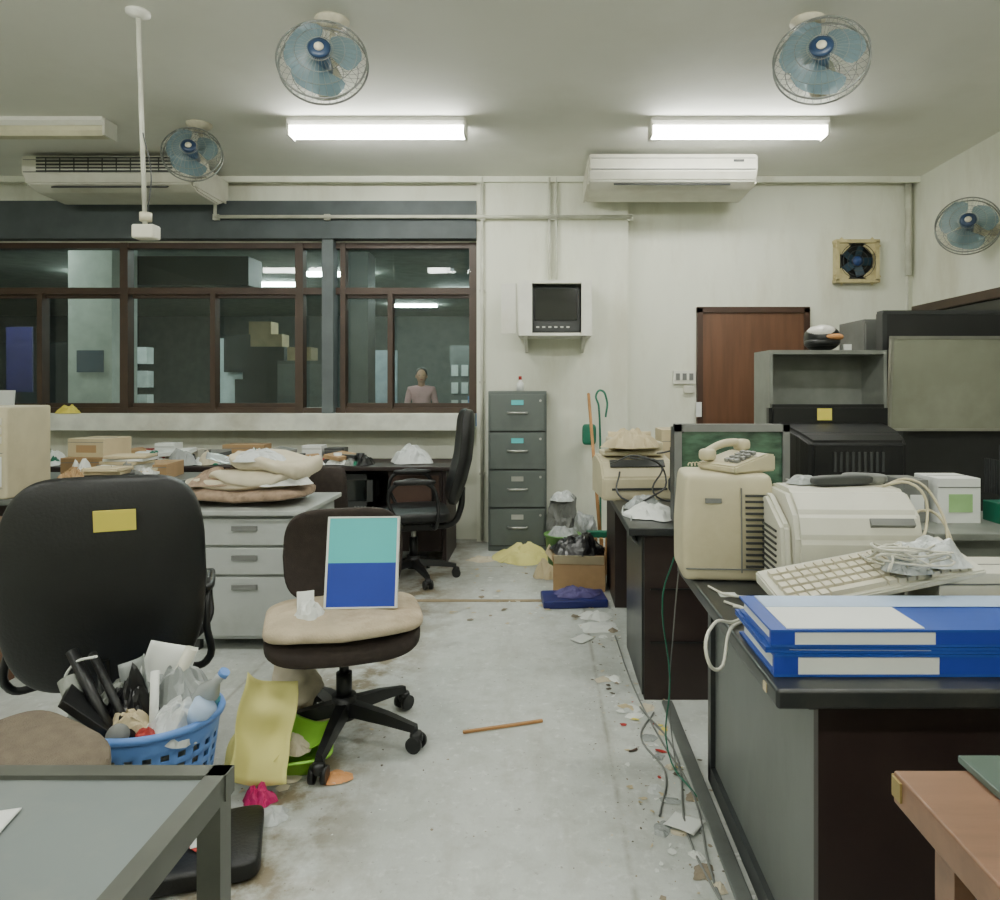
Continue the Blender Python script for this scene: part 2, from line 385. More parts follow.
for i,(x,y) in enumerate(((-4.9,12.3),(-2.9,15.5),(-3.3,11.2),(-7.0,11.2),(-6.3,7.6),(-1.5,13.2),(-2.0,8.0))):  # includes fill lamps added to brighten the person and the far office
    bx(a,'far_lamp_and_fill_%d'%i,x-.5,x+.5,y-.05,y+.05,3.14,3.2,em2)
# a person standing far back in the adjoining office
pn=G('standing_person',(-1.80,10.2,0),(0,0,10))
m_shirt=M('pink_shirt',(206,160,162),.8); m_skin=M('skin',(196,150,122),.6,var=.04); m_hair=M('black_hair',(20,17,16),.5); m_trou=M('dark_trousers',(38,38,46),.8)
skinned(pn,'shirt_body',[(0,0,.88),(0,0,1.05),(0,-.005,1.22),(0,0,1.34),(0,0,1.40),(-.16,0,1.33),(.16,0,1.33),(-.21,.01,1.10),(.21,.01,1.10),(-.22,-.05,.92),(.22,-.05,.92)],
   [(0,1),(1,2),(2,3),(3,4),(3,5),(3,6),(5,7),(6,8),(7,9),(8,10)],[(.15,.10),(.135,.09),(.155,.105),(.13,.085),.055,.058,.058,.045,.045,.036,.036],m_shirt)
skinned(pn,'trousers',[(0,0,.90),(-.085,0,.82),(.085,0,.82),(-.1,-.01,.48),(.1,-.01,.48),(-.1,.01,.09),(.1,.01,.09)],[(0,1),(0,2),(1,3),(2,4),(3,5),(4,6)],[(.12,.095),.085,.085,.06,.06,.045,.045],m_trou)
for s in (-1,1):
    sell(pn,'shoe',(s*.1,-.05,.035),(.09,.25,.07),m_black,.6,.6,U=8,V=16)
    hv=[(s*.22,-.05,.92),(s*.222,-.07,.86),(s*.222,-.08,.82)]
    skinned(pn,'palm',hv,[(0,1),(1,2)],[(.022,.022),(.018,.034),(.014,.034)],m_skin)
    for k,(dy,ln) in enumerate(((-.03,.062),(-.01,.074),(.01,.07),(.028,.055))):
        skinned(pn,'finger_%d'%k,[(s*.222,-.08+dy,.825),(s*.219,-.085+dy,.825-ln*.55),(s*.208,-.088+dy,.825-ln)],[(0,1),(1,2)],[.009,.0085,.007],m_skin)
    skinned(pn,'thumb',[(s*.215,-.095,.875),(s*.205,-.125,.85),(s*.2,-.135,.82)],[(0,1),(1,2)],[.011,.010,.008],m_skin)
cyl(pn,'neck',(0,.005,1.36),(0,-.005,1.46),.05,m_skin)
sell(pn,'head',(0,-.01,1.525),(.15,.19,.22),m_skin,.9,.9,warp=lambda x,y,z:(x*(1+.25*min(0,z/.11)*.6),y,z)); sell(pn,'hair',(0,.015,1.56),(.168,.2,.18),m_hair,.9,.9)
sell(pn,'nose',(0,-.108,1.515),(.026,.03,.045),m_skin,.8,.8,U=8,V=12)
for s in (-1,1):
    sell(pn,'ear',(s*.077,0,1.52),(.02,.035,.055),m_skin,.8,.8,U=8,V=12); sell(pn,'eye',(s*.032,-.098,1.535),(.024,.012,.012),m_hair,.9,.9,U=6,V=10)
sell(pn,'mouth',(0,-.100,1.47),(.045,.012,.012),m_red,.9,.9,U=6,V=10)
# ceiling luminaires
def luminaire(x,y,on=True):
    g=G('fluorescent_light',(x,y,0))
    extr(g,'housing',[(-.085,3.2),(.085,3.2),(.085,3.175),(.06,3.15),(-.06,3.15),(-.085,3.175)],-.605,.605,m_white)
    for s in (-1,1):
        bx(g,'end_cap',s*.605-.008,s*.605+.008,-.07,.07,3.08,3.195,m_white)
    mt=m_tube if on else m_tubeoff
    extr(g,'lamp_diffuser',[(-.055,3.149),(.055,3.149),(.055,3.115),(.035,3.085),(-.035,3.085),(-.055,3.115)],-.596,.596,mt)
luminaire(-1.155,4.85); luminaire(1.335,4.85); luminaire(-3.62,4.85,False)
for x in (-3.62,-1.155,1.335):
    for y in (2.1,-.6): luminaire(x,y)
# split air conditioners
def aircon(x0,x1,y,zb,grille):
    g=G('ceiling_air_conditioner',((x0+x1)/2,y,0)); h=(x1-x0)/2
    extr(g,'body',[(0,3.165),(.7,3.165),(.7,zb+.06),(.5,zb-.02),(.16,zb-.01),(.05,zb+.03),(0,zb+.1)],-h,h,m_offw,.012)
    bx(g,'ceiling_bracket',-h+.1,h-.1,.15,.6,3.16,3.2,m_dgrey)
    boxes(g,'front_seams',[((0,-.002,zb+.105),(2*h-.04,.006,.006)),((0,-.002,3.13),(2*h-.04,.006,.004))],m_grey)
    boxes(g,'air_outlet',[((0,.075,zb+.012),(2*h-.4,.05,.010),(25,0,0))],m_dgrey)
    if grille:
        boxes(g,'intake_grille',[((0,-.006,3.04+i*.026),(2*h-.25,.008,.012)) for i in range(5)]+[((-h+.2+i*.11,-.007,3.09),(.006,.006,.12)) for i in range(int((2*h-.3)/.11))],m_dgrey)
    else:
        boxes(g,'logo_and_lamps',[((h-.15,-.006,zb+.17),(.08,.004,.018))],m_dgrey)
    boxes(g,'side_caps',[((s*(h+.004),.35,3.04),(.012,.55,.18)) for s in (-1,1)],m_offw)
aircon(.34,1.65,5.42,2.94,False); aircon(-4.09,-2.78,5.46,2.93,True)
# fans
def fan(name,loc,rot,mount,r=.22):
    g=G(name,loc)
    h=G('fan_head',(0,0,0),rot); h.parent=g
    rings=[]
    for rr,yy in ((r,-.02),(r,.03),(r*.8,-.065),(r*.55,-.085),(r*.3,-.095),(r*.75,.075),(r*.4,.09)):
        rings.append([(rr*math.cos(t*math.pi/16),yy,rr*math.sin(t*math.pi/16)) for t in range(32)])
    wires(h,'cage_rings',rings[:2],.005,m_fcage,cyclic=True); wires(h,'cage_rings_inner',rings[2:],.0018,m_fcage,cyclic=True)
    sp=[]
    for i in range(36):
        t=i*2*math.pi/36; c,s=math.cos(t),math.sin(t)
        sp.append([(r*.22*c,-.098,r*.22*s),(r*.6*c,-.083,r*.6*s),(r*.88*c,-.05,r*.88*s),(r*c,-.01,r*s),(r*c,.03,r*s),(r*.7*c,.08,r*.7*s),(r*.3*c,.09,r*.3*s)])
    wires(h,'cage_spokes',sp,.0009,m_fcage)
    lathe(h,'badge',[(0,0),(r*.25,0),(r*.25,.008),(r*.15,.014),(0,.016)],M('fan_badge_navy',(30,54,84),.35),loc=(0,-.094,0),rot=(90,0,0))
    lathe(h,'badge_centre',[(0,0),(r*.11,0),(r*.10,.006),(0,.008)],m_fbody,loc=(0,-.109,0),rot=(90,0,0))
    lathe(h,'motor',[(0,-.1),(.05,-.1),(.07,-.07),(.075,0),(.065,.06),(.03,.075),(0,.075)],m_fbody,loc=(0,.14,0),rot=(90,0,0))
    cyl(h,'hub',(0,-.07,0),(0,.07,0),.04,m_fblue)
    bm=bmesh.new()
    for k in range(3):
        t0=k*2*math.pi/3+.4; rows=[]
        for i in range(9):
            rr=.035+(r*.9-.035)*i/8; wd=.62+.5*math.sin(i/8*math.pi*.8)
            if i>=7: wd*=(.88,.62)[i-7]
            rows.append([bm.verts.new((rr*math.cos(t0+wd*(j/6-.5)*1.7),-.02+.06*(j/6-.5),rr*math.sin(t0+wd*(j/6-.5)*1.7))) for j in range(7)])
        for p_,q_ in zip(rows,rows[1:]):
            for j in range(6): bm.faces.new((p_[j],p_[j+1],q_[j+1],q_[j]))
    o=fin(bm,h,'blades',m_bglass,True)
    mv=Vector(mount); n=mv.normalized()
    lathe(g,'mount_plate',[(0,0),(.085,0),(.085,.012),(.05,.04),(.035,.05),(0,.05)],m_fbody,loc=mount,rot=(180,0,0) if abs(n.z)>.5 else (0,-90,0))
    hm=Euler([a_*D2R for a_ in rot]).to_matrix()@Vector((0,.15,0))
    mid=(mv+hm)/2+Vector((0,.05,0)) if abs(n.z)>.5 else (mv+hm)/2
    wires(g,'bracket',[[tuple(mv*.97),tuple(mid),tuple(hm)]],.016,m_fbody)
    sell(g,'swivel',tuple(mid),(.1,.09,.1),m_fbody,.7,.7)
    return g
fan('orbit_fan',(-1.08,3.4,2.935),(-12,0,8),(.01,.12,.263),.212)
fan('orbit_fan',(1.34,3.4,2.945),(-12,0,-20),(-.02,.12,.253),.22)
fan('orbit_fan',(-2.42,4.8,2.955),(-14,0,14),(0,.1,.243),.19)
fan('wall_fan',(3.02,5.0,2.51),(-12,0,-30),(.258,.1,.03),.205)
g=G('ceiling_drop_rod')
lathe(g,'ceiling_rose',[(0,3.2),(.055,3.2),(.055,3.185),(.02,3.165),(0,3.165)],m_white,loc=(-2.0,3.44,0))
cyl(g,'rod',(-2.0,3.44,3.18),(-1.965,3.44,2.15),.011,m_pipe)
box(g,'socket_box',(-1.96,3.44,2.115),(.11,.07,.07),m_offw,.01)
cyl(g,'ring',(-1.962,3.44,2.17),(-1.962,3.44,2.21),.028,m_fbody)
wires(g,'loose_cord',[[(-1.97,3.43,2.6),(-1.93,3.43,2.4),(-1.95,3.43,2.2)]],.003,m_dgrey)
g=G('conduit_pipes')
cyl(g,'horizontal',(-2.87,6.09,2.84),(.76,6.09,2.84),.015,m_pipe)
cyl(g,'drop_left',(-2.87,6.09,2.84),(-2.87,6.09,3.19),.014,m_pipe)
cyl(g,'vertical_a',(-.55,6.12,0.02),(-.55,6.12,3.19),.014,m_pipe)
cyl(g,'vertical_b',(.04,6.12,2.3),(.04,6.12,3.19),.014,m_pipe)
cyl(g,'vertical_c',(.10,6.12,2.3),(.10,6.12,3.19),.011,m_pipe)
boxes(g,'clips',[((x,6.12,2.84),(.05,.05,.05)) for x in (-2.87,-1.9,-.55,.07,.74)]+[((-.55,6.13,z),(.05,.03,.02)) for z in (.6,1.4,2.2)],m_pipe)
cyl(g,'return_to_wall',(.745,6.1,2.84),(.745,6.24,2.84),.014,m_pipe)
g=G('corner_downpipe'); cyl(g,'pipe',(3.22,6.2,2.35),(3.22,6.2,3.19),.028,m_pipe); cyl(g,'lower_thin_pipe',(3.22,6.22,1.9),(3.22,6.22,2.4),.012,m_pipe)
# file cabinet
g=G('filing_cabinet',(-.228,5.96,0))
W_=.485
bx(g,'carcass',-W_/2,W_/2,-.16,.17,.0,1.325,m_fcab,.004)
for i in range(4):
    z0=.05+i*.315
    bx(g,'drawer_front',-W_/2+.018,W_/2-.018,-.182,-.16,z0,z0+.3,m_fcab,.004)
    bx(g,'label_holder',-.05,.05,-.187,-.181,z0+.215,z0+.255,m_teal if i in(2,3) else m_chrome)
    wires(g,'handle',[[(-.08,-.182,z0+.15),(-.07,-.21,z0+.15),(.07,-.21,z0+.15),(.08,-.182,z0+.15)]],.009,m_chrome,False)
    cyl(g,'lock',(.19,-.19,z0+.25),(.19,-.18,z0+.25),.01,m_chrome)
    boxes(g,'seam',[((0,-.158,z0-.007),(W_-.02,.01,.006))],m_black)
b=G('small_bottle'); lathe(b,'bottle',[(0,0),(.03,0),(.03,.06),(.012,.085),(.012,.1),(0,.1)],m_paper,loc=(-.21,5.93,1.326)); cyl(b,'cap',(-.21,5.93,1.42),(-.21,5.93,1.45),.014,m_red)
# wall tv cabinet
g=G('wall_tv_cabinet')
x0,x1,z0,z1=-.22,.386,1.78,2.235; ya,yb=5.75,6.15
boxes(g,'case',[(((x0+x1)/2,(ya+yb)/2,z1-.012),(x1-x0,yb-ya,.024)),(((x0+x1)/2,(ya+yb)/2,z0+.012),(x1-x0,yb-ya,.024)),((x0+.012,(ya+yb)/2,(z0+z1)/2),(.024,yb-ya,z1-z0)),((x1-.012,(ya+yb)/2,(z0+z1)/2),(.024,yb-ya,z1-z0)),(((x0+x1)/2,yb-.01,(z0+z1)/2),(x1-x0,.02,z1-z0))],m_white)
boxes(g,'door_panels',[((x0+.06,ya-.006,(z0+z1)/2),(.11,.014,z1-z0)),((x1-.045,ya-.006,(z0+z1)/2),(.085,.014,z1-z0))],m_white)
box(g,'open_flap',(x0-.08,ya+.06,(z0+z1)/2),(.14,.014,z1-z0-.04),m_white,.002,(0,0,-28))
box(g,'tv_body',(.09,5.95,2.0),(.42,.3,.385),m_dgrey,.02)
box(g,'tv_screen',(.09,5.796,2.04),(.35,.012,.26),m_screen,.005)
boxes(g,'tv_knobs',[((-.06+i*.05,5.797,1.855),(.025,.01,.012)) for i in range(6)],m_chrome)
for x in (x0+.06,x1-.06):
    extr(g,'bracket',[(ya+.04,z0),(yb,z0),(yb,z0-.12),(yb-.03,z0-.12),(ya+.04,z0-.02)],x-.012,x+.012,m_white)
g=G('door_1')
bx(g,'leaf',1.40,2.30,6.225,6.247,0,2.02,m_wood)
boxes(g,'frame',[((1.375,6.23,1.03),(.05,.05,2.06)),((2.325,6.23,1.03),(.05,.05,2.06)),((1.85,6.23,2.045),(1.0,.05,.05))],M('door_frame_brown',(66,44,32),.45))
lathe(g,'knob',[(0,0),(.012,0),(.012,.03),(.028,.045),(.02,.06),(0,.062)],m_chrome,loc=(1.47,6.22,1.0),rot=(90,0,0))
g=G('light_switch_panel'); box(g,'plate',(1.24,6.235,1.445),(.2,.026,.12),m_white,.004); boxes(g,'rockers',[((1.18+i*.06,6.218,1.45),(.035,.012,.06)) for i in range(3)],m_grey); box(g,'small_box',(1.28,6.232,1.34),(.09,.03,.07),m_offw,.004)
boxes(g,'hanging_tag',[((1.36,6.19,1.16),(.05,.006,.13))],m_paper)
# exhaust fan
g=G('exhaust_fan',(2.755,6.23,2.47))
m_exf=M('exhaust_frame_cream',(196,184,138),.5,dirt=(126,108,64),dirt_amt=.6,dscale=10)
boxes(g,'frame',[((0,-.03,.175),(.39,.08,.03)),((0,-.03,-.175),(.39,.08,.03)),((.175,-.03,0),(.03,.08,.35)),((-.175,-.03,0),(.03,.08,.35))],m_exf)
boxes(g,'mask',[((sx*.135,-.045,sz*.135),(.11,.012,.11),(0,45,0)) for sx in(-1,1) for sz in (-1,1)],m_exf)
bx(g,'dark_back',-.17,.17,.0,.012,-.17,.17,m_black)
wires(g,'rings',[[(rr*math.cos(t*math.pi/12),-.07,rr*math.sin(t*math.pi/12)) for t in range(24)] for rr in (.05,.09,.13,.155)],.003,m_dgrey,cyclic=True)
lathe(g,'hub',[(0,0),(.045,0),(.04,.03),(0,.035)],M('exhaust_hub_blue',(40,66,116),.4),loc=(0,-.04,0),rot=(90,0,0))
boxes(g,'blades',[((.085*math.cos(k*1.257),-.03,.085*math.sin(k*1.257)),(.1,.006,.07),(25,-k*72,0)) for k in range(5)],M('exhaust_blade',(34,60,76),.4))
g=G('window_2')
bx(g,'dark_glass',3.262,3.272,1.0,6.1,1.05,2.0,m_screen)
boxes(g,'frame',[((3.25,3.55,2.03),(.06,5.2,.07)),((3.25,3.55,1.02),(.06,5.2,.07))]+[((3.255,y,1.52),(.05,.06,.98)) for y in (1.0,2.25,3.5,4.8,6.1)],m_brown)
g=G('office_partition'); bx(g,'panel',2.25,3.2,4.62,4.7,0,1.84,m_partn,.006); boxes(g,'trim',[((2.24,4.66,.92),(.03,.09,1.85)),((2.72,4.66,1.85),(.98,.09,.025))],m_dgrey)
g=G('grey_cupboard'); m_cup=M('cupboard_grey_dark',(104,106,102),.5); bx(g,'carcass',2.27,2.75,4.98,5.4,0,1.84,m_cup,.004); boxes(g,'doors',[((2.39,4.972,.92),(.225,.016,1.78)),((2.63,4.972,.92),(.225,.016,1.78))],m_cup)
g=G('notice_board',(2.72,4.585,1.08),(4,0,0))
bx(g,'board',-.47,.47,-.02,0,0,.6,m_board); boxes(g,'frame',[((0,-.012,.0),(.97,.03,.018)),((0,-.012,.6),(.97,.03,.018)),((-.476,-.012,.3),(.018,.03,.6)),((.476,-.012,.3),(.018,.03,.6))],M('aluminium_frame',(170,170,158),.4,.6)); 
boxes(g,'legs',[((sx*.4,-.012,-.54),(.03,.02,1.08)) for sx in(-1,1)],m_dgrey)
# metal shelf
g=G('metal_shelf_unit')
bx(g,'left_side',1.38,1.40,4.3,4.62,0,1.583,m_shelf); bx(g,'right_side',2.08,2.10,4.3,4.62,0,1.583,m_shelf)
bx(g,'back',1.40,2.08,4.6,4.615,0,1.58,m_shelf)
for z in (.05,.45,.82,1.18,1.57): bx(g,'shelf',1.40,2.08,4.3,4.6,z-.012,z+.013,m_shelf)
g=G('motorcycle_helmet',(1.755,4.44,1.583))
sell(g,'shell',(0,0,.08),(.205,.25,.16),m_black,.8,.85)
sell(g,'white_crown',(-.01,-.02,.112),(.17,.21,.105),M('helmet_white',(215,212,205),.25),.9,.9)
sell(g,'orange_stripe',(.03,-.03,.085),(.16,.22,.05),m_orange,.8,.85)
sell(g,'visor_opening',(-.01,-.03,.05),(.208,.21,.05),m_black,.6,.85)
box(g,'white_tag',(.13,-.06,.02),(.05,.04,.04),m_paper)
# ---------------------------------------------------------------- chairs
def office_chair(name,loc,rz,sw=.5,sd=.48,sz=.45,sth=.09,bw=.46,b0=.55,b1=1.0,bt=.08,ms=None,mb=None,arms=True,br=.3,tilt=8,cush=None,round_=.4,frame=None,spread=0,back=True,armz=0):
    g=G(name,loc,(0,0,rz)); frame=frame or m_black
    for k in range(5):
        t=k*2*math.pi/5+.3+spread; c,s=math.cos(t),math.sin(t)
        bm=bmesh.new()
        n=Vector((-s,c,0)); d=Vector((c,s,0))
        prof=[(.02,.03,.10,.15),(br*.6,.022,.085,.125),(br,.016,.07,.095)]
        rows=[]
        for (q,hw,za,zb_) in prof:
            rows.append([bm.verts.new(d*q+n*hw+Vector((0,0,za))),bm.verts.new(d*q-n*hw+Vector((0,0,za))),bm.verts.new(d*q-n*hw*.7+Vector((0,0,zb_))),bm.verts.new(d*q+n*hw*.7+Vector((0,0,zb_)))])
        for a_,b_ in zip(rows,rows[1:]):
            for j in range(4): bm.faces.new((a_[j],a_[(j+1)%4],b_[(j+1)%4],b_[j]))
        bm.faces.new(rows[0]); bm.faces.new(rows[-1][::-1])
        bmesh.ops.recalc_face_normals(bm,faces=bm.faces)
        fin(bm,g,'base_spoke_%d'%k,frame)
        cc=d*br
        for sgn in (-1,1):
            cyl(g,'caster_wheel',tuple(cc+n*sgn*.012+Vector((0,0,.03))),tuple(cc+n*sgn*.03+Vector((0,0,.03))),.03,frame)
        sell(g,'caster_hood',tuple(cc+Vector((0,0,.052))),(.05,.05,.045),frame,.7,.7,U=8,V=16)
    cyl(g,'base_hub',(0,0,.08),(0,0,.17),.045,frame); cyl(g,'gas_column_sleeve',(0,0,.15),(0,0,sz-.2),.03,frame); cyl(g,'gas_column',(0,0,.2),(0,0,sz-.06),.018,m_chrome if not cush else frame)
    box(g,'tilt_mechanism',(0,.02,sz-sth-.03),(.2,.26,.05),frame,.01)
    def sw_(x,y,z): return (x,y,z+ .02*(x/sw*2)**2 - .03*max(0,-y/sd*2)**3)
    sell(g,'seat',(0,0,sz-sth/2),(sw,sd,sth),ms,.45,.4,warp=sw_)
    if cush: sell(g,'seat_cushion',(0,-.01,sz+.02),(sw*1.03,sd*.98,.075),cush,.7,.5,nz=.008,nsc=9)
    if back:
        hb=b1-b0; yb_=sd/2+.02
        def bwf(x,y,z):
            k=(z/hb*2); w_=1-.10*k*k if k>0 else 1-.14*k*k
            return (x*w_, y-.05*(x/bw*2)**2+ .025*math.cos(k*2.2), z)
        sell(g,'backrest',(0,yb_+.02+math.tan(tilt*D2R)*(hb/2),(b0+b1)/2),(bw,bt,hb),mb,round_,round_,rot=(-tilt,0,0),warp=bwf,U=28,V=48)
        wires(g,'back_support',[[(0,.1,sz-sth-.03),(0,yb_-.0,sz-sth-.03),(0,yb_+.06,sz-.02),(0,yb_+.075,b0+.12)]],.022,frame)
    if arms:
        for s in (-1,1):
            xx=s*(sw/2+.04); az=sz+armz
            wires(g,'arm_frame',[[(s*(sw/2-.05),.12,sz-sth),(xx,.14,sz-sth+.01),(xx,.15,az+.1),(xx,.1,az+.2),(xx,-.12,az+.21),(xx,-.17,az+.13),(xx,-.12,sz-.02),(s*(sw/2-.05),-.08,sz-sth)]],.014,frame)
            sell(g,'arm_pad',(xx,-.0,az+.222),(.055,.28,.035),frame,.5,.6,U=10,V=24)
    return g
office_chair('office_chair',(-.775,2.70,0),16,sw=.56,sd=.5,sz=.455,sth=.075,bw=.49,b0=.46,b1=.835,ms=m_brfab,mb=m_brfab,arms=False,br=.31,cush=m_beifab,tilt=6,spread=.37)
g=G('blue_teal_book',(-.70,2.66,.516),(-12,0,3))
bx(g,'lower_cover',-.13,.13,-.011,.011,0,.165,m_deepb); bx(g,'upper_cover',-.13,.13,-.011,.011,.165,.335,m_teal)
boxes(g,'white_border',[((-.133,-.001,.167),(.008,.024,.34)),((.133,-.001,.167),(.008,.024,.34)),((0,-.001,.337),(.272,.024,.006)),((0,-.001,0.0),(.272,.024,.006))],m_paper)
cp=G('crumpled_paper'); wad(cp,'paper',(-.87,2.59,.505),.13,.11,.07,m_paper,3,n=12); sheet(cp,'standing_corner',(-.90,2.63,.54),.06,.09,m_paper,(70,0,20),.01,.01)
# left big chair (rear view, turned away from the camera)
office_chair('executive_chair',(-1.595,2.62,0),204,sw=.52,sd=.5,sz=.43,sth=.11,bw=.61,b0=.34,b1=1.055,bt=.11,ms=m_leather,mb=m_leather,arms=True,br=.3,tilt=4,round_=.42,armz=-.05)
nt_=G('sticky_note',(-1.595,2.62,0),(0,0,204)); box(nt_,'note',(-.04,.400,.92),(.12,.004,.07),m_post_it,0,(-9,0,-2))
office_chair('office_chair',(-.93,4.95,0),-78,sw=.54,sd=.5,sz=.5,bw=.48,b0=.52,b1=1.2,bt=.08,ms=m_leather,mb=m_leather,arms=True,br=.3,tilt=10)
office_chair('office_chair',(-1.33,4.62,0),170,sw=.42,sd=.4,sz=.45,bw=.27,b0=.52,b1=.86,bt=.07,ms=m_brfab,mb=m_brfab,arms=False,br=.25)
# big black CRT television seen from behind on a stand
g=G('black_crt_television',(1.57,3.9,.76))
extr(g,'front_bezel',[(-.04,0),(.04,0),(.04,.5),(-.04,.5)],-.33,.33,m_black,.02)
bm=bmesh.new(); rows=[]
for (y,kx,zt) in ((-.02,.30,.40),(-.16,.29,.385),(-.3,.27,.36),(-.4,.24,.32)):
    rows.append([bm.verts.new((sx*kx,y,z)) for sx,z in ((-1,.02),(1,.02),(1,zt),(-1,zt))])
for a_,b_ in zip(rows,rows[1:]):
    for j in range(4): bm.faces.new((a_[j],a_[(j+1)%4],b_[(j+1)%4],b_[j]))
bm.faces.new(rows[0]); bm.faces.new(rows[-1][::-1]); bmesh.ops.recalc_face_normals(bm,faces=bm.faces)
bmesh.ops.bevel(bm,geom=list(bm.edges),offset=.02,segments=3,affect='EDGES'); fin(bm,g,'rear_housing',m_leather)
boxes(g,'rear_vents',[((-.12+i*.03,-.402,.22),(.012,.006,.1)) for i in range(9)],m_dgrey)
g=G('sticky_note'); box(g,'note',(1.54,3.856,1.205),(.08,.003,.065),m_post_it)
g=G('tv_stand'); bx(g,'top',1.2,1.92,3.46,4.0,.73,.76,m_deskb,.004); bx(g,'left',1.22,1.25,3.48,3.98,0,.73,m_deskb); bx(g,'right',1.87,1.9,3.48,3.98,0,.73,m_deskb); bx(g,'shelf',1.25,1.87,3.5,3.98,.35,.37,m_deskb)
g=office_chair('typist_chair',(-1.36,1.66,0),60,sw=.48,sd=.46,sz=.46,sth=.09,ms=m_brcush,mb=m_brcush,arms=False,br=.26,back=False)
# ---------------------------------------------------------------- right main desk
g=G('black_office_desk')
bx(g,'top',.46,2.3,1.39,2.44,.71,.75,m_desk,.008)
bx(g,'front_panel',.57,2.25,1.46,1.485,0,.71,m_deskb)
bx(g,'side_panel',.57,.595,1.485,2.38,0.02,.71,m_desks)
bx(g,'side_panel_r',2.22,2.245,1.485,2.38,0.0,.71,m_desks)
bx(g,'rear_panel',.6,2.22,2.34,2.36,.1,.71,m_deskb)
boxes(g,'side_frame',[((.562,1.92,.69),(.016,.9,.03)),((.562,2.36,.36),(.016,.04,.68)),((.562,1.92,.05),(.016,.9,.06))],m_desk)
box(g,'corner_tape',(.459,1.46,.728),(.003,.02,.018),m_card2)
box(g,'label_on_top',(.53,2.03,.7505),(.05,.04,.002),m_paper)
g=G('dark_office_desk')
bx(g,'top',.36,1.1,3.0,4.9,.715,.75,m_desk,.006)
bx(g,'near_pedestal',.43,1.08,3.03,3.6,.0,.715,m_deskb); bx(g,'far_pedestal',.43,1.08,4.3,4.87,0,.715,m_deskb); bx(g,'modesty_panel',1.0,1.03,3.6,4.3,.2,.715,m_deskb)
bx(g,'side_sheet',.42,.432,3.04,3.6,.02,.7,m_desk)
boxes(g,'drawer_seams',[((.755,3.025,z),(.6,.008,.006)) for z in (.25,.48)],m_black)
g=G('grey_metal_desk')
bx(g,'top',1.6,2.95,2.88,3.42,.72,.75,m_shelf,.004); bx(g,'modesty',1.65,2.9,2.95,2.97,.1,.72,m_shelf)
boxes(g,'legs',[((x,y,.36),(.04,.04,.72)) for x in (1.63,2.92) for y in (2.92,3.38)],m_dgrey)
def carton(name,x0,x1,y0,y1,z0,z1,mat,lab=None,rz=0):
    g=G(name,((x0+x1)/2,(y0+y1)/2,z0),(0,0,rz)); w_,d_,h_=(x1-x0)/2,(y1-y0)/2,z1-z0
    bx(g,'body',-w_,w_,-d_,d_,0,h_,mat,.003); boxes(g,'lid_seam',[((0,0,h_+.0005),(2*w_-.01,.006,.001)),((0,-d_-.001,h_*.8),(2*w_*.98,.002,.004))],m_grey)
    if lab: bx(g,'label',-w_*.5,w_*.6,-d_-.004,-d_-.001,h_*.25,h_*.65,lab)
    return g
carton('white_carton',1.74,1.93,3.1,3.3,.75,.95,m_paper,M('pale_green_label',(150,190,130),.6))
carton('white_carton',1.60,1.71,3.12,3.3,.75,.94,m_grey,m_paper)
carton('green_carton',2.0,2.09,3.0,3.2,.75,.84,m_dgreen,m_paper)
def crt(name,loc,rz,w_=.4,h_=.38,dep=.4,mb=None,ms=None,rim=None,bz=.045):
    g=G(name,loc,(0,0,rz)); z0=0
    bm=bmesh.new()
    secs=[(0,1,1,0),(.1,1,1,0),(.16,.93,.92,0),(dep*.8,.72,.68,.0),(dep,.6,.52,0)]
    rows=[]
    for (y,kx,kz,_) in secs:
        rows.append([bm.verts.new((sx*w_/2*kx,y,z0+h_*.5+sz*h_/2*kz-(1-kz)*h_*.1)) for sx,sz in((-1,-1),(1,-1),(1,1),(-1,1))])
    for a_,b_ in zip(rows,rows[1:]):
        for j in range(4): bm.faces.new((a_[j],a_[(j+1)%4],b_[(j+1)%4],b_[j]))
    bm.faces.new(rows[0]);bm.faces.new(rows[-1][::-1]); bmesh.ops.recalc_face_normals(bm,faces=bm.faces)
    bmesh.ops.bevel(bm,geom=list(bm.edges),offset=.012,segments=2,affect='EDGES')
    fin(bm,g,'shell',mb)
    boxes(g,'bezel',[((0,-.008,z0+h_-bz/2),(w_,.02,bz)),((0,-.008,z0+bz*.75),(w_,.02,bz*1.5)),((-w_/2+bz/2,-.008,z0+h_/2),(bz,.02,h_)),((w_/2-bz/2,-.008,z0+h_/2),(bz,.02,h_))],rim or mb)
    sell(g,'screen',(0,-.001,z0+h_/2+.012),(w_-bz*2+.01,.02,h_-bz*2.4),ms or m_screen,.15,.5)
    boxes(g,'buttons',[((w_/2-.06-i*.025,-.02,z0+.03),(.015,.008,.008)) for i in range(4)],m_grey)
    boxes(g,'vents',[((sx*w_/2*.86,.16+i*.018,z0+h_*.5),(.012,.006,h_*.45)) for sx in (-1,1) for i in range(7)]+[((0,.15+i*.02,z0+h_*.93-i*.004),(w_*.5,.007,.012)) for i in range(6)],m_dgrey)
    return g
crt('crt_monitor',(.815,3.06,.75),0,.5,.44,.4,m_dgrey,m_gscreen,m_grey,bz=.03)
crt('crt_monitor',(2.28,3.12,.75),0,.34,.36,.2,m_dgrey,m_gscreen,m_black)
g=G('beige_computer_monitor',(.58,2.29,.751),(0,0,-4))
sell(g,'case',(0,0,.165),(.29,.26,.33),m_beige,.12,.14,warp=lambda x,y,z:(x*(1-.08*max(0,z/.165)),y*(1-.12*max(0,z/.165)),z))
boxes(g,'vent_slots',[((.085,-.1355+max(0,(.05+i*.018)-.165)*.095,.05+i*.018),(.075,.008,.007)) for i in range(13)],m_dgrey)
boxes(g,'panel_seam',[((.035,-.1315,.16),(.004,.006,.26),(-2,0,0)),((-.02,-.1335,.04),(.23,.004,.004))],m_grey)
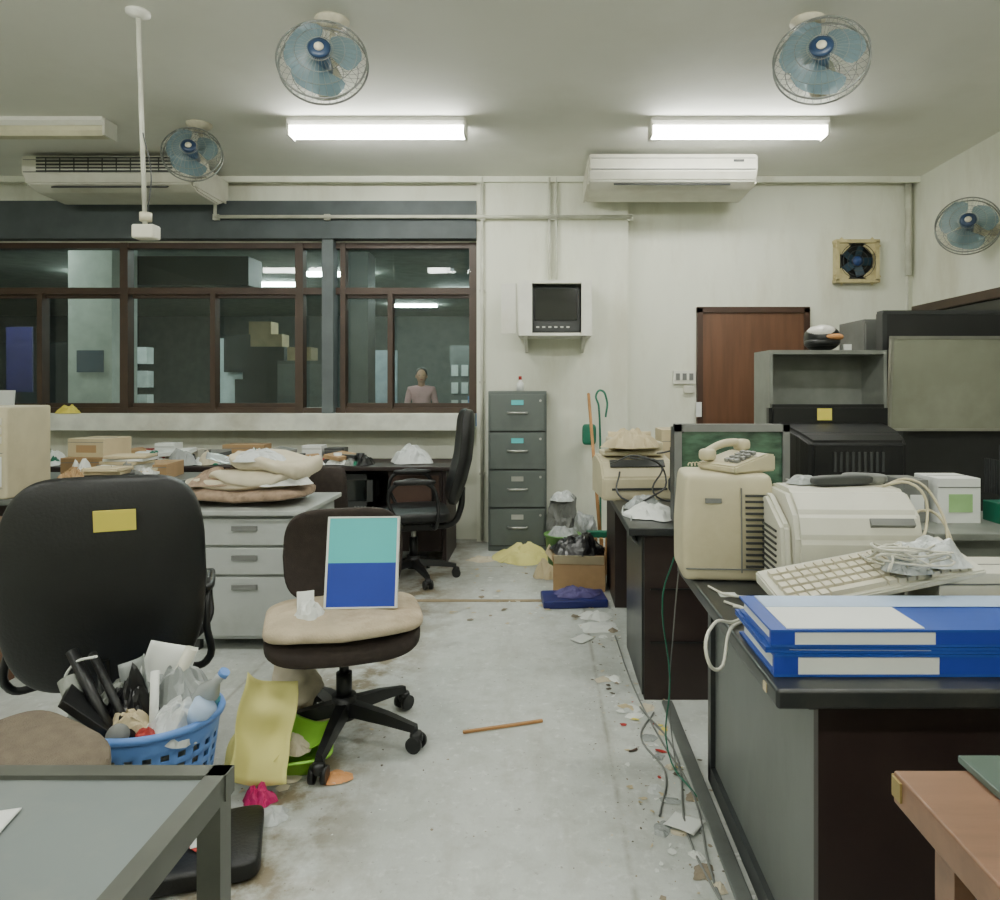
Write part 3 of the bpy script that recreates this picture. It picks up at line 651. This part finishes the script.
boxes(g,'badge',[((-.05,-.128,.25),(.05,.006,.015),(-5,0,0))],m_grey)
def phone(name,loc,rz,mat,s=1):
    g=G(name,loc,(0,0,rz)); g.scale=(s,s,s)
    extr(g,'base',[(-.1,0),(.1,0),(.1,.06),(.06,.065),(-.1,.025)],-.1,.1,mat,.006)
    boxes(g,'keypad',[((.02+i*.025,-.06+j*.025,.042+j*.008),(.018,.016,.012),(14,0,0)) for i in range(3) for j in range(4)],m_grey)
    wires(g,'handset_grip',[[(-.06,-.09,.065),(-.06,-.03,.088),(-.06,.04,.096),(-.06,.09,.09)]],.015,mat)
    sell(g,'earpiece',(-.06,.085,.085),(.055,.06,.045),mat,.6,.7,U=10,V=20); sell(g,'mouthpiece',(-.06,-.085,.055),(.055,.06,.045),mat,.6,.7,U=10,V=20)
    sp=[(-.08+.006*math.cos(t*1.2),-.1-.012*t/4,.02+.006*math.sin(t*1.2)) for t in range(20)]
    wires(g,'coiled_cord',[sp],.002,mat)
    return g
phone('telephone',(.625,2.29,1.083),-62,m_beige,.88)
g=G('white_desktop_printer',(.865,2.08,.751),(0,0,-2))
extr(g,'body',[(-.15,.0),(.2,.0),(.2,.27),(.1,.305),(-.05,.305),(-.13,.25),(-.155,.18)],-.165,.185,m_offw,.014)
extr(g,'left_bulge',[(-.14,.01),(.17,.01),(.17,.25),(.05,.28),(-.11,.21)],-.195,-.162,m_offw,.01)
boxes(g,'paper_slot',[((.02,-.158,.10),(.28,.012,.014)),((.02,-.156,.05),(.28,.006,.004))],m_grey)
boxes(g,'top_vents',[((-.1+i*.022,.1,.307),(.008,.1,.006)) for i in range(8)],m_grey)
boxes(g,'side_vents',[((-.196,-.0,.06+i*.018),(.006,.14,.006)) for i in range(8)],m_dgrey)
boxes(g,'control_strip',[((.1,-.141,.225),(.12,.014,.022),(-42,0,0))],m_grey)
g=G('handset_pile',(.86,2.12,1.058)); sell(g,'dark_handset',(.03,-.02,.016),(.20,.045,.03),m_dgrey,.5,.5,rot=(0,0,12)); sell(g,'grey_handset',(.12,.03,.016),(.13,.045,.03),m_grey,.5,.5,rot=(0,0,-20)); wad(g,'rag',(-.07,.02,0),.12,.1,.03,m_gbag,9,n=12)
g=carton('beige_box',.98,1.26,1.74,1.91,.75,.89,m_offw,None)
g=G('computer_keyboard',(.83,1.80,.868),(11,-9,6)); g.scale=(1.12,1.05,1)
extr(g,'case',[(-.085,-.012),(.085,-.012),(.085,.022),(-.085,.006)],-.235,.235,m_offw,.004)
ks=[]
for r_ in range(5):
    for c_ in range(18):
        if r_==4 and 4<=c_<=9:
            if c_==4: ks.append(((-.206+6.5*.0225,-.062+0*.026,.014),(.128,.018,.014)))
            continue
        ks.append(((-.206+c_*.0225+(.012 if c_>13 else 0),-.062+(4-r_)*.028,.014+(4-r_)*.0026),(.018,.021,.014)))
boxes(g,'keys',ks,M('keycap_ivory',(206,200,178),.5,var=.03))
g=G('low_cable_box'); bx(g,'support',.62,.84,1.78,1.9,.75,.815,m_grey,.004)
g=G('plastic_bag'); wad(g,'bag',(.99,1.80,.902),.2,.17,.075,m_bag,11); wad(g,'bag_b',(.91,1.76,.892),.14,.12,.04,m_gbag,13)
g=G('white_cable_tangle')
tg=[]
for i in range(5):
    rr_=random.Random(40+i); pts=[]
    for k in range(9):
        pts.append((.88+rr_.uniform(-.07,.14),1.76+rr_.uniform(-.07,.08),.905+rr_.uniform(0,.05)))
    tg.append(pts)
wires(g,'tangle',tg,.0028,m_offw)
wires(g,'desk_cords',[[(.5,1.95,.755),(.55,1.85,.756),(.52,1.78,.758),(.6,1.74,.757),(.68,1.77,.757)],[(.49,2.1,.755),(.53,2.0,.757),(.6,1.97,.757),(.57,1.88,.757),(.51,1.9,.757)]],.0035,m_offw)
def boxfile(name,loc,rz,w_,d_,h_,top):
    g=G(name,loc,(0,0,rz))
    bx(g,'bottom_cover',0,w_,0,d_,0,.005,m_blue); bx(g,'top_cover',0,w_,0,d_,h_-.005,h_,m_blue)
    bx(g,'white_block',.01,w_-.01,.01,d_-.008,.005,h_-.005,m_paper)
    bx(g,'spine_right',w_*.52,w_-.002,.001,.012,.004,h_-.004,m_deepb)
    bx(g,'spine_label',.05,w_*.52,.002,.012,.005,h_-.004,m_paper)
    bx(g,'spine_left',.0,.05,.001,.012,.004,h_-.004,m_deepb)
    if top:
        bx(g,'cover_print_white',.035,w_*.49,.008,d_-.008,h_,h_+.0015,m_paper); bx(g,'cover_print_pale',.035,w_-.01,d_*.62,d_-.008,h_+.0016,h_+.0026,m_ltbl)
    return g
boxfile('box_file',(.475,1.45,.751),0,.66,.26,.046,False); boxfile('box_file',(.46,1.46,.798),-1,.66,.25,.012,False)
boxfile('box_file',(.47,1.455,.811),0,.66,.24,.036,True)
wires(None,'white_cable',[[(.50,1.78,.756),(.455,1.72,.757),(.405,1.62,.70),(.365,1.58,.745),(.40,1.66,.79),(.47,1.75,.765),(.55,1.85,.757)]],.004,m_offw)
wires(None,'beige_cable',[[(.98,2.1,1.05),(1.06,2.0,1.07),(1.07,1.96,.98),(.98,1.90,.92),(1.10,2.0,1.0),(1.14,1.95,.9),(1.16,2.0,.76)],[(1.0,2.12,1.04),(1.08,2.06,1.08),(1.13,2.0,1.0),(1.12,1.94,.9)]],.004,m_beige)
wires(None,'green_cable',[[(.45,2.44,.76),(.42,2.5,.6),(.45,2.52,.3),(.44,2.5,.05),(.5,2.3,.006)]],.0028,m_dgreen)
wires(None,'grey_cable',[[(.47,2.44,.76),(.46,2.5,.5),(.45,2.53,.2),(.46,2.45,.005)]],.0025,m_grey)
g=G('dot_matrix_printer',(.49,3.92,.75),(0,0,5))
extr(g,'body',[(-.18,0),(.18,0),(.18,.2),(.08,.23),(-.1,.2),(-.18,.12)],-.2,.2,m_beige,.01)
bx(g,'lid',-.17,.17,-.05,.13,.225,.25,m_beige,.008); boxes(g,'slot',[((0,-.183,.06),(.3,.008,.012)),((0,-.12,.19),(.3,.05,.008),(40,0,0))],m_dgrey)
sheet(g,'paper_feed',(0,.08,.27),.25,.16,m_card2,(70,0,0),.02); box(g,'upper_unit',(.02,.06,.28),(.3,.16,.06),m_beige,.01,(0,5,0)); wad(g,'cover_bag',(-.02,-.02,.27),.32,.24,.12,m_card2,15)
carton('yellowed_carton',.76,1.02,3.66,3.96,.75,1.0,m_beige,None,2)
carton('yellowed_carton',.7,.95,4.2,4.45,.75,1.1,m_card2)
g=G('computer_cables'); wires(g,'cords',[[(.45,3.72,.98),(.6,3.6,.95),(.55,3.55,.82),(.7,3.5,.77)],[(.6,3.75,1.0),(.75,3.6,1.02),(.62,3.5,.85),(.8,3.45,.76)],[(.4,3.75,.9),(.38,3.6,.8),(.5,3.5,.76)],[(.35,3.72,.95),(.5,3.55,1.0),(.62,3.6,.9),(.5,3.45,.8),(.4,3.5,.757)]],.005,m_dgrey)
g=G('loose_papers'); sheet(g,'draped',(.375,3.3,.69),.14,.3,m_paper,(0,68,0),.02,.03,2); wad(g,'heap',(.50,3.3,.752),.26,.34,.06,m_paper,16); wad(g,'heap_b',(.5,3.5,.752),.22,.18,.08,m_gbag,17)
# ---------------------------------------------------------------- foreground tables
g=G('grey_metal_table')
bx(g,'top',-2.0,-.52,-.25,1.08,.735,.748,m_tabt)
boxes(g,'frame',[((-1.26,1.09,.735),(1.54,.03,.04)),((-.507,.42,.735),(.03,1.37,.04)),((-1.26,-.26,.735),(1.54,.03,.04)),((-2.01,.42,.735),(.03,1.37,.04))],m_tabf)
boxes(g,'legs',[((x,y,.36),(.036,.036,.72)) for x in (-.512,-2.0) for y in (1.083,-.24)],m_tabf)
g=G('paper_scrap'); sheet(g,'paper',(-.775,.945,.749),.08,.09,m_paper,(0,0,12),0,.004)
g=G('brown_wooden_desk')
bx(g,'top',.547,1.7,-.3,1.1,.70,.75,m_dwood,.004)
m_brass=M('dull_brass',(160,142,90),.45,.5)
boxes(g,'corner_brackets',[((.5455,1.085,.728),(.004,.025,.03)),((.556,1.1015,.728),(.02,.003,.03))],m_brass)
bx(g,'side_panel',.59,.61,-.25,.96,0.0,.7,m_dwood2); bx(g,'end_panel',.61,1.65,1.03,1.05,.0,.7,m_dwood2); bx(g,'corner_post',.585,.625,1.0,1.05,0,.7,m_dwood)
boxes(g,'right_panel',[((1.66,.4,.35),(.03,1.2,.7))],m_dwood2)
box(g,'tag_label',(.588,.93,.665),(.003,.04,.04),m_post_it)
g=G('glass_sheet'); bx(g,'glass',.66,1.3,.75,1.12,.751,.763,M('glass_edge_green',(96,116,108),.1,var=.03,trans=.3,spec=.6),.002)
# ---------------------------------------------------------------- left side
g=G('blue_laundry_basket',(-1.20,2.12,0))
bm=bmesh.new(); seg=52; rows=20; rg=[]
for i in range(rows+1):
    rr=.15+.045*i/rows; rg.append([bm.verts.new((rr*1.05*math.cos(2*math.pi*j/seg),rr*.9*math.sin(2*math.pi*j/seg),.36*i/rows)) for j in range(seg)])
for i in range(rows):
    for j in range(seg):
        if 2<=i<=17 and i%2==0 and j%2==0: continue
        bm.faces.new((rg[i][j],rg[i][(j+1)%seg],rg[i+1][(j+1)%seg],rg[i+1][j]))
bm.faces.new(rg[0])
o=fin(bm,g,'lattice_wall',m_blue2,True); o.modifiers.new('s','SOLIDIFY').thickness=.004
wires(g,'rim',[[(.205*math.cos(t*math.pi/12),.178*math.sin(t*math.pi/12),.365) for t in range(24)]],.012,m_blue2,cyclic=True)
crumple(g,'bag_fill',(0,0,.1),(.34,.3,.26),m_gbag,21,.6,3)
wad(g,'clear_bag',(.05,.06,.34),.26,.2,.17,m_gbag,22,ridge=.5); wad(g,'white_bag',(.10,-.05,.335),.18,.16,.11,m_bag,23,(0,20,10)); wad(g,'grey_bag',(-.12,.05,.335),.18,.2,.12,m_shelf,25); wad(g,'snack_wrapper',(0,-.08,.34),.15,.12,.09,m_card2,26,(15,0,0)); wad(g,'teal_wrapper',(.15,.05,.35),.1,.12,.06,M('wrapper_teal',(70,140,150),.35),27,(0,30,0)); wad(g,'red_wrapper',(.06,-.12,.35),.07,.06,.03,m_red,28); wad(g,'black_scrap',(-.04,-.03,.36),.16,.14,.12,m_dbag,24,ridge=.6)
cyl(g,'black_roll',(-.02,-.13,.34),(-.22,-.02,.56),.016,m_black); cyl(g,'black_roll_b',(.03,-.13,.35),(-.17,0,.545),.012,m_leather); cyl(g,'grey_roll',(-.1,-.12,.34),(-.21,-.05,.49),.028,m_shelf); cyl(g,'white_roll',(.07,-.1,.35),(.03,-.02,.50),.012,m_paper); cyl(g,'pale_tube',(.02,.02,.35),(.10,.06,.54),.018,m_offw)
box(g,'dark_folder',(-.10,-.1,.41),(.02,.14,.2),m_black,.002,(0,-45,25))
lathe(g,'clear_bottle',[(0,0),(.032,0),(.034,.12),(.014,.16),(.014,.185),(0,.185)],m_gbag,loc=(.11,.02,.34),rot=(10,38,0)); cyl(g,'bottle_cap',(.222,.0,.48),(.232,-.002,.493),.016,m_blue2)
sheet(g,'stiff_sheet',(.0,.08,.45),.14,.18,m_paper,(70,20,30),.02,.03,4); sheet(g,'clear_sheet',(-.03,.04,.45),.12,.14,m_gbag,(80,-25,-20),.03,.02,5)
lathe(g,'paper_cup',[(.0,0),(.026,0),(.036,.08),(0,.08)],m_ltbl,loc=(.15,-.05,.35),rot=(0,35,0)); lathe(g,'tin',[(0,0),(.03,0),(.03,.05),(0,.05)],m_grey,loc=(-.02,-.12,.36),rot=(70,0,30))
wires(g,'handle',[[(-.2,0,.37),(-.24,-.02,.45),(-.2,-.04,.53),(-.12,-.06,.56)]],.004,m_paper)
g=G('yellow_paper_sheet'); sheet(g,'sheet',(-.99,2.40,.17),.19,.33,m_ypaper,(58,20,34),.05,.07,4,n=16); sheet(g,'sheet_b',(-.97,2.50,.10),.2,.24,m_ypaper,(42,-14,-12),.05,.06,7,n=16)
g=G('cloth_sack'); crumple(g,'sack',(-.985,2.76,.07),(.22,.18,.22),m_cloth,31,.4,1.6,smooth=True); wad(g,'sack_b',(-1.0,2.76,0),.3,.26,.13,m_card2,33)
g=G('green_plastic_tray',(-.90,2.49,0),(0,0,15)); 
bm=bmesh.new(); secs=[(.09,.004),(.125,.06),(.135,.06),(.135,.066),(.12,.066),(.085,.01)]; rr=[]
for (q,z) in secs: rr.append([bm.verts.new((q*1.05*math.copysign(abs(math.cos(t))**.5,math.cos(t)),q*.8*math.copysign(abs(math.sin(t))**.5,math.sin(t)),z)) for t in [2*math.pi*i/36 for i in range(36)]])
for a_,b_ in zip(rr,rr[1:]):
    for j in range(36): bm.faces.new((a_[j],a_[(j+1)%36],b_[(j+1)%36],b_[j]))
bm.faces.new(rr[0][::-1]); bm.faces.new(rr[-1]); fin(bm,g,'tray',m_green,True)
wad(g,'paper_on_tray',(-.02,0,.067),.2,.15,.07,m_cloth,34); sheet(g,'green_bag',(.04,.03,.08),.13,.12,m_green,(15,20,0),.03,.04,3)
g=G('orange_card_scrap'); wad(g,'card',(-.72,2.42,.002),.12,.09,.02,m_orange,35,n=10)
g=G('pink_ribbon'); wad(g,'ribbon',(-.93,2.28,0),.11,.08,.05,m_pink,41,n=14,ridge=.9)
g=G('black_document_bag',(-1.0,2.0,0),(0,0,18)); sell(g,'bag',(0,0,.03),(.36,.3,.06),m_leather,.3,.2,nz=.006); sheet(g,'red_slip',(.02,-.03,.064),.06,.05,m_red,(0,0,40),0,.004); sheet(g,'white_slip',(.03,-.02,.066),.08,.05,m_paper,(0,0,10),0,.006)
g=G('floor_tissues'); wad(g,'tissue',(-.86,2.2,0),.12,.1,.03,m_bag,45,n=14); wad(g,'tissue_c',(-.95,2.42,0),.2,.1,.03,m_cloth,47,n=12)
g=G('wooden_side_desk')
bx(g,'top',-3.9,-2.44,2.66,3.28,.715,.75,m_owood,.004); bx(g,'side_panel',-2.50,-2.47,2.68,3.26,0,.715,m_owood); bx(g,'front_panel',-3.66,-2.5,2.70,2.725,0.05,.715,m_owood); bx(g,'side_panel_far',-3.88,-3.85,2.68,3.26,0,.715,m_owood)
g=G('long_grey_desk')
bx(g,'top',-4.3,-2.35,3.75,5.0,.72,.75,m_desks,.004); bx(g,'right_panel',-2.42,-2.39,3.78,4.97,0,.72,m_desks); bx(g,'left_panel',-4.27,-4.24,3.78,4.97,0,.72,m_desks); bx(g,'front',-4.24,-2.42,3.8,3.82,.1,.72,m_deskb)
g=G('beige_computer_tower',(-2.98,3.85,.75),(0,0,6))
box(g,'case',(-.08,.1,.25),(.32,.4,.5),m_beige,.012); boxes(g,'drive_bays',[((-.03,-.103,.42-i*.05),(.17,.006,.035)) for i in range(3)],m_offw); boxes(g,'seams',[((-.08,-.104,.25),(.28,.003,.004)),((-.08,-.104,.06),(.28,.003,.003))]+[((-.15+i*.02,-.104,.12),(.008,.003,.06)) for i in range(5)],m_grey); box(g,'white_label',(.03,-.104,.15),(.05,.004,.16),m_paper)
carton('cardboard_box',-3.12,-2.80,4.5,4.8,.75,.90,m_card,None,4); carton('cardboard_box',-2.76,-2.50,4.56,4.88,.75,.85,m_card,None,9)
carton('cardboard_box',-3.1,-2.84,4.55,4.8,.90,1.02,m_card2,m_card,-8)
carton('yellow_box',-2.62,-2.46,2.76,2.94,.75,.79,m_post_it,m_red)
g=G('paper_heap'); [sheet(g,'sheet_%d'%i,(-2.72+R.uniform(-.1,.1),3.12+R.uniform(-.05,.05),.752+i*.003),.2,.24,m_paper if i%2 else m_ypaper,(0,0,R.uniform(0,180)),0,.01,i) for i in range(6)]; wad(g,'bag',(-2.58,3.14,.772),.24,.18,.08,m_bag,18)
g=G('desk_clutter')
for i in range(26):
    x=R.uniform(-2.9,-2.42); y=R.uniform(3.85,4.35) if x>-2.72 else R.uniform(4.2,4.4)
    wad(g,'paper_%d'%i,(x,y,.752),R.uniform(.12,.28),R.uniform(.12,.22),R.uniform(.05,.16),R.choice([m_paper,m_gbag,m_card2,m_cloth,m_card,m_grey,m_dgrey,m_paper]),100+i,(0,0,R.uniform(0,90)),n=12)
for i in range(10): box(g,'stacked_file_%d'%i,(-2.56+R.uniform(-.02,.02),4.3+R.uniform(-.02,.02),.762+i*.019),(.24,.18,.016),R.choice([m_paper,m_card2,m_grey,m_paper,m_card]),.002,(0,0,R.uniform(-14,14)))
for i in range(7): box(g,'stacked_book_%d'%i,(-2.50+R.uniform(-.02,.02),4.0+R.uniform(-.02,.02),.764+i*.021),(.2,.16,.018),R.choice([m_paper,m_card2,m_grey,m_paper,m_dgrey]),.002,(0,0,R.uniform(-20,20)))
g=G('white_pedestal_desk')
m_ped=M('pedestal_grey_white',(174,179,176),.45,var=.04,dirt=(136,135,125),dirt_amt=.5)
bx(g,'top',-2.25,-1.22,3.55,4.2,.70,.725,m_ped,.004)
bx(g,'pedestal',-1.82,-1.25,3.6,4.15,.06,.70,m_ped)
for i,(za,zb_) in enumerate(((.08,.38),(.395,.53),(.545,.68))):
    bx(g,'drawer_front',-1.80,-1.27,3.578,3.6,za,zb_,m_ped,.004); bx(g,'handle',-1.60,-1.47,3.568,3.58,zb_-.06,zb_-.035,m_grey)
boxes(g,'feet',[((x,y,.03),(.04,.04,.06)) for x in(-1.8,-1.27) for y in (3.63,4.12)]+[((-2.2,3.6,.35),(.03,.03,.7)),((-2.2,4.15,.35),(.03,.03,.7))],m_dgrey)
g=G('rumpled_clothes_pile',(-1.60,3.86,.735))
sell(g,'brown_check_cloth',(-.02,0,.04),(.66,.46,.07),m_cloth2,.5,.35,nz=.04,nsc=5); sell(g,'tan_fold',(-.05,-.02,.095),(.56,.4,.06),m_cloth,.5,.4,nz=.05,nsc=6,seed=3)
wad(g,'rumpled_tan_cloth',(-.16,-.06,.10),.4,.34,.09,m_cloth2,36); wad(g,'paper_bag',(.2,-.1,.1),.3,.26,.10,m_paper,38); sell(g,'cream_fold',(.06,-.03,.145),(.46,.38,.06),m_cloth,.6,.45,nz=.06,nsc=6,seed=5); sell(g,'cream_pillow',(.12,-.03,.21),(.42,.34,.10),m_cloth,.6,.3,nz=.05,nsc=6,seed=8,rot=(6,8,-10)); wad(g,'plastic_wrap',(.06,-.08,.225),.32,.24,.07,m_bag,37); sheet(g,'folded_newspaper',(-.14,.02,.20),.26,.2,m_gbag,(5,10,25),.02,.02,6)
# back row desks
g=G('long_window_desk')
bx(g,'top',-4.6,-.72,5.32,5.97,.72,.75,m_deskb,.004)
for x in (-4.55,-3.6,-2.6,-1.75,-.77): bx(g,'panel',x-.015,x+.015,5.36,5.95,0,.72,m_deskb)
bx(g,'back_panel',-4.55,-.77,5.9,5.92,.1,.72,m_deskb)
bx(g,'drawer_box',-2.58,-2.2,5.36,5.85,.35,.72,m_ped); bx(g,'drawer_box_b',-1.2,-.79,5.36,5.85,.1,.72,m_deskb)
bx(g,'drawer_face',-1.18,-.81,5.345,5.36,.42,.68,m_dwood2); bx(g,'shelf_mid',-2.2,-1.2,5.4,5.88,.38,.4,m_deskb)
carton('cardboard_box',-2.62,-2.28,5.68,5.84,.75,.89,m_card)
for i,(x,mt,h) in enumerate(((-3.3,m_red,.10),(-3.1,m_paper,.15),(-2.9,m_offw,.10),(-1.9,m_paper,.13),(-1.72,m_dgrey,.11),(-3.7,m_card2,.16))):
    carton('stationery_box',x-.08,x+.08,5.70,5.84,.75,.75+h,mt,None,R.uniform(-8,8))
g=G('crumpled_white_bag'); wad(g,'bag',(-1.06,5.6,.752),.34,.26,.16,m_bag,51)
g=G('stationery_clutter')
for i in range(70):
    x=R.uniform(-4.4,-1.3); y=R.uniform(5.42,5.58)
    wad(g,'item_%d'%i,(x,y,.752),R.uniform(.08,.24),R.uniform(.08,.18),R.uniform(.03,.15),R.choice([m_paper,m_gbag,m_card2,m_cloth,m_red,m_grey,m_paper,m_dgrey,m_dgreen,m_card,m_black,m_paper]),200+i,(0,0,R.uniform(0,90)),n=10)
for i in range(12):
    x=R.uniform(-4.2,-1.4); lathe(g,'cup_%d'%i,[(0,0),(.025,0),(.032,.09),(0,.09)],R.choice([m_red,m_paper,m_teal,m_black,m_offw]),16,(x,5.45+R.uniform(0,.12),.751))
for i in range(12):
    x=R.uniform(-4.2,-1.5); box(g,'file_%d'%i,(x,5.5+R.uniform(0,.06),.80+R.uniform(0,.05)),(R.uniform(.15,.25),.16,.03),R.choice([m_paper,m_grey,m_card,m_dgrey,m_blue]),.002,(R.uniform(-8,8),R.uniform(-8,8),R.uniform(0,90)))
crt('crt_monitor',(-1.5,5.44,.402),0,.33,.28,.3,m_black,m_screen,m_dgrey)
carton('dark_equipment_box',-2.15,-1.78,5.42,5.8,.402,.6,m_dgrey,m_grey)
g=G('ledge_papers'); box(g,'white_sign',(-4.75,6.1,1.23),(.25,.01,.2),m_paper,0,(-6,0,0)); wad(g,'yellow_rag',(-4.15,6.1,1.128),.22,.16,.08,m_post_it,61,n=12); wad(g,'rag',(-4.4,6.08,1.128),.2,.1,.05,m_bag,62,n=12)
# ---------------------------------------------------------------- rubbish by cabinet
g=G('open_cardboard_box',(.24,4.78,0),(0,0,-6))
boxes(g,'walls',[((0,-.13,.12),(.34,.006,.24)),((0,.13,.12),(.34,.006,.24)),((-.17,0,.12),(.006,.26,.24)),((.17,0,.12),(.006,.26,.24)),((0,0,.004),(.34,.26,.008))],m_card)
boxes(g,'flaps',[((0,-.165,.215),(.33,.004,.08),(35,0,0)),((-.2,0,.22),(.004,.25,.08),(0,-40,0))],m_card2)
crumple(g,'black_bag',(-.0,.02,.14),(.34,.3,.17),m_dbag,71,.5,2.2); wad(g,'black_bag_top',(-.02,.0,.24),.42,.34,.13,m_dbag,77,ridge=.5)
g=G('blue_tray',(.18,4.40,0),(0,0,5)); bx(g,'tray',-.2,.2,-.12,.12,0,.05,M('navy_plastic',(30,36,104),.4),.01); wad(g,'purple_stuff',(.02,0,.051),.3,.2,.05,m_purple,72); 
g=G('green_bin',(.13,5.2,0)); lathe(g,'bin',[(0,0),(.1,0),(.13,.26),(.14,.26),(.14,.27),(.125,.27),(.1,.02),(0,.02)],M('bin_green',(90,135,68),.5)); wad(g,'trash',(0,0,.24),.24,.22,.10,m_gbag,73)
g=G('rubbish_heap'); crumple(g,'grey_bag',(.14,5.72,0),(.26,.26,.5),m_grey,74,.5,2.4); wad(g,'white_top',(.15,5.68,.44),.2,.2,.08,m_bag,79); crumple(g,'white_bag',(.32,5.55,0),(.2,.24,.38),m_gbag,75,.5,2.4); wad(g,'brown_bag',(.0,5.0,0),.18,.2,.14,m_card2,76)
g=G('broom'); cyl(g,'handle',(.40,5.1,.30),(.37,5.95,1.3),.013,m_stick); box(g,'head',(.40,5.08,.29),(.2,.05,.05),m_dgreen,.01); boxes(g,'bristles',[((.32+i*.02,5.06,.135),(.012,.04,.27),(3*(i%3),R.uniform(-6,6),0)) for i in range(9)],m_stick)
g=G('green_hook_stick'); wires(g,'stick',[[(.47,5.9,.0),(.46,6.0,1.2),(.44,6.02,1.29),(.48,6.02,1.33),(.53,6.02,1.25),(.52,6.0,1.1)]],.009,m_dgreen); sell(g,'dustpan',(.38,6.03,.95),(.12,.05,.18),m_dgreen,.4,.4)
g=G('yellow_crumpled_paper'); wad(g,'paper',(-.16,5.5,0),.5,.36,.14,m_ypaper,81); wad(g,'flat',(-.5,5.5,0),.24,.18,.03,m_cloth,82,n=12)
g=G('wooden_stick'); box(g,'stick',(-.165,2.78,.007),(.325,.014,.01),m_stick,.002,(0,0,17))
g=G('paper_scrap'); sheet(g,'paper',(.43,2.16,.004),.1,.09,m_paper,(0,0,-35),0,.012,2)
g=G('paper_scrap'); wad(g,'a',(.30,3.95,0),.26,.2,.02,m_paper,85,n=12); wad(g,'b',(.30,4.12,0),.2,.14,.04,m_paper,83,n=12); sheet(g,'c',(.2,3.75,.003),.12,.08,m_paper,(0,0,50),0,.012,6)
g=G('floor_rubbish_strip')
for i in range(26):
    rr_=random.Random(300+i); x=rr_.uniform(.34,.50); y=rr_.uniform(1.5,3.0) if i<20 else rr_.uniform(3.1,4.2); x=x if i<20 else rr_.uniform(.26,.38)
    wad(g,'scrap_%d'%i,(x,y,0),rr_.uniform(.03,.10),rr_.uniform(.03,.09),rr_.uniform(.004,.02),rr_.choice([m_dust,m_cloth,m_card2,m_paper,m_paper,m_gbag,m_bag]),300+i,(0,0,rr_.uniform(0,90)),n=8)
bx(None,'cable_trunking',.50,.545,1.3,3.0,0,.012,m_desks,.003)
wires(None,'floor_cable',[[(.42,1.2,.006),(.47,1.7,.006),(.43,2.1,.006),(.48,2.6,.006),(.4,2.95,.006)],[(.5,1.5,.014),(.46,1.9,.006),(.49,2.3,.008),(.44,2.7,.006),(.40,3.1,.006),(.38,3.8,.006)],[(.36,2.2,.005),(.42,2.45,.005),(.37,2.7,.005),(.45,2.9,.005)]],.0038,m_grey)
def litter(name,n,x0,x1,y0,y1,mats,smin,smax,seed,flat=.25):
    rr=random.Random(seed); bm=bmesh.new()
    for i in range(n):
        x,y=rr.uniform(x0,x1),rr.uniform(y0,y1); s=rr.uniform(smin,smax)
        k=rr.randint(4,7); a0=rr.uniform(0,6.3); vs=[]; el=rr.uniform(.3,1); ro=rr.uniform(0,3.14)
        for j in range(k):
            t=a0+2*math.pi*j/k; q=s*rr.uniform(.5,1.2); u=q*math.cos(t); v=q*el*math.sin(t)
            vs.append(bm.verts.new((x+u*math.cos(ro)-v*math.sin(ro),y+u*math.sin(ro)+v*math.cos(ro),.002+rr.uniform(0,flat)*s)))
        f=bm.faces.new(vs); f.material_index=rr.randrange(len(mats))
    return fin(bm,None,name,None,mats=mats)
litter('floor_litter',90,.28,.56,1.5,3.1,[m_dust,m_dust2,m_card2,m_paper,m_paper],.005,.016,3)
litter('floor_litter',20,.30,.55,2.4,3.05,[m_red,m_post_it,m_paper,m_card2,m_dwood2],.008,.026,13)
litter('floor_litter',260,.16,.56,1.3,3.3,[m_dust,m_dust2,m_cloth],.002,.006,4)
litter('floor_litter',90,.2,.42,3.0,4.6,[m_dust,m_dust2,m_cloth,m_paper],.003,.016,15)
litter('floor_litter',80,-.6,.38,4.0,5.4,[m_paper,m_dust,m_card2,m_cloth],.006,.035,5)
litter('floor_litter',100,-1.2,-.3,2.1,3.4,[m_paper,m_dust,m_dust2],.002,.008,6)
litter('floor_litter',110,-.8,.4,1.6,4.2,[m_dust,m_dust2],.0015,.004,8)
litter('floor_litter',34,-1.2,-.65,2.3,3.1,[m_paper,m_cloth,m_card2,m_grey],.01,.03,9)
# ---------------------------------------------------------------- camera, world
w_=bpy.data.worlds.new('World'); bpy.context.scene.world=w_; w_.use_nodes=True
w_.node_tree.nodes['Background'].inputs[0].default_value=(.02,.022,.025,1)
cam=bpy.data.cameras.new('camera'); co=bpy.data.objects.new('camera',cam); bpy.context.collection.objects.link(co)
co.location=(0,0,1.35); co.rotation_euler=(math.pi/2,0,0); cam.sensor_width=36; cam.lens=25.2; cam.shift_x=-.045; cam.shift_y=-.062; cam.clip_start=.05
bpy.context.scene.camera=co
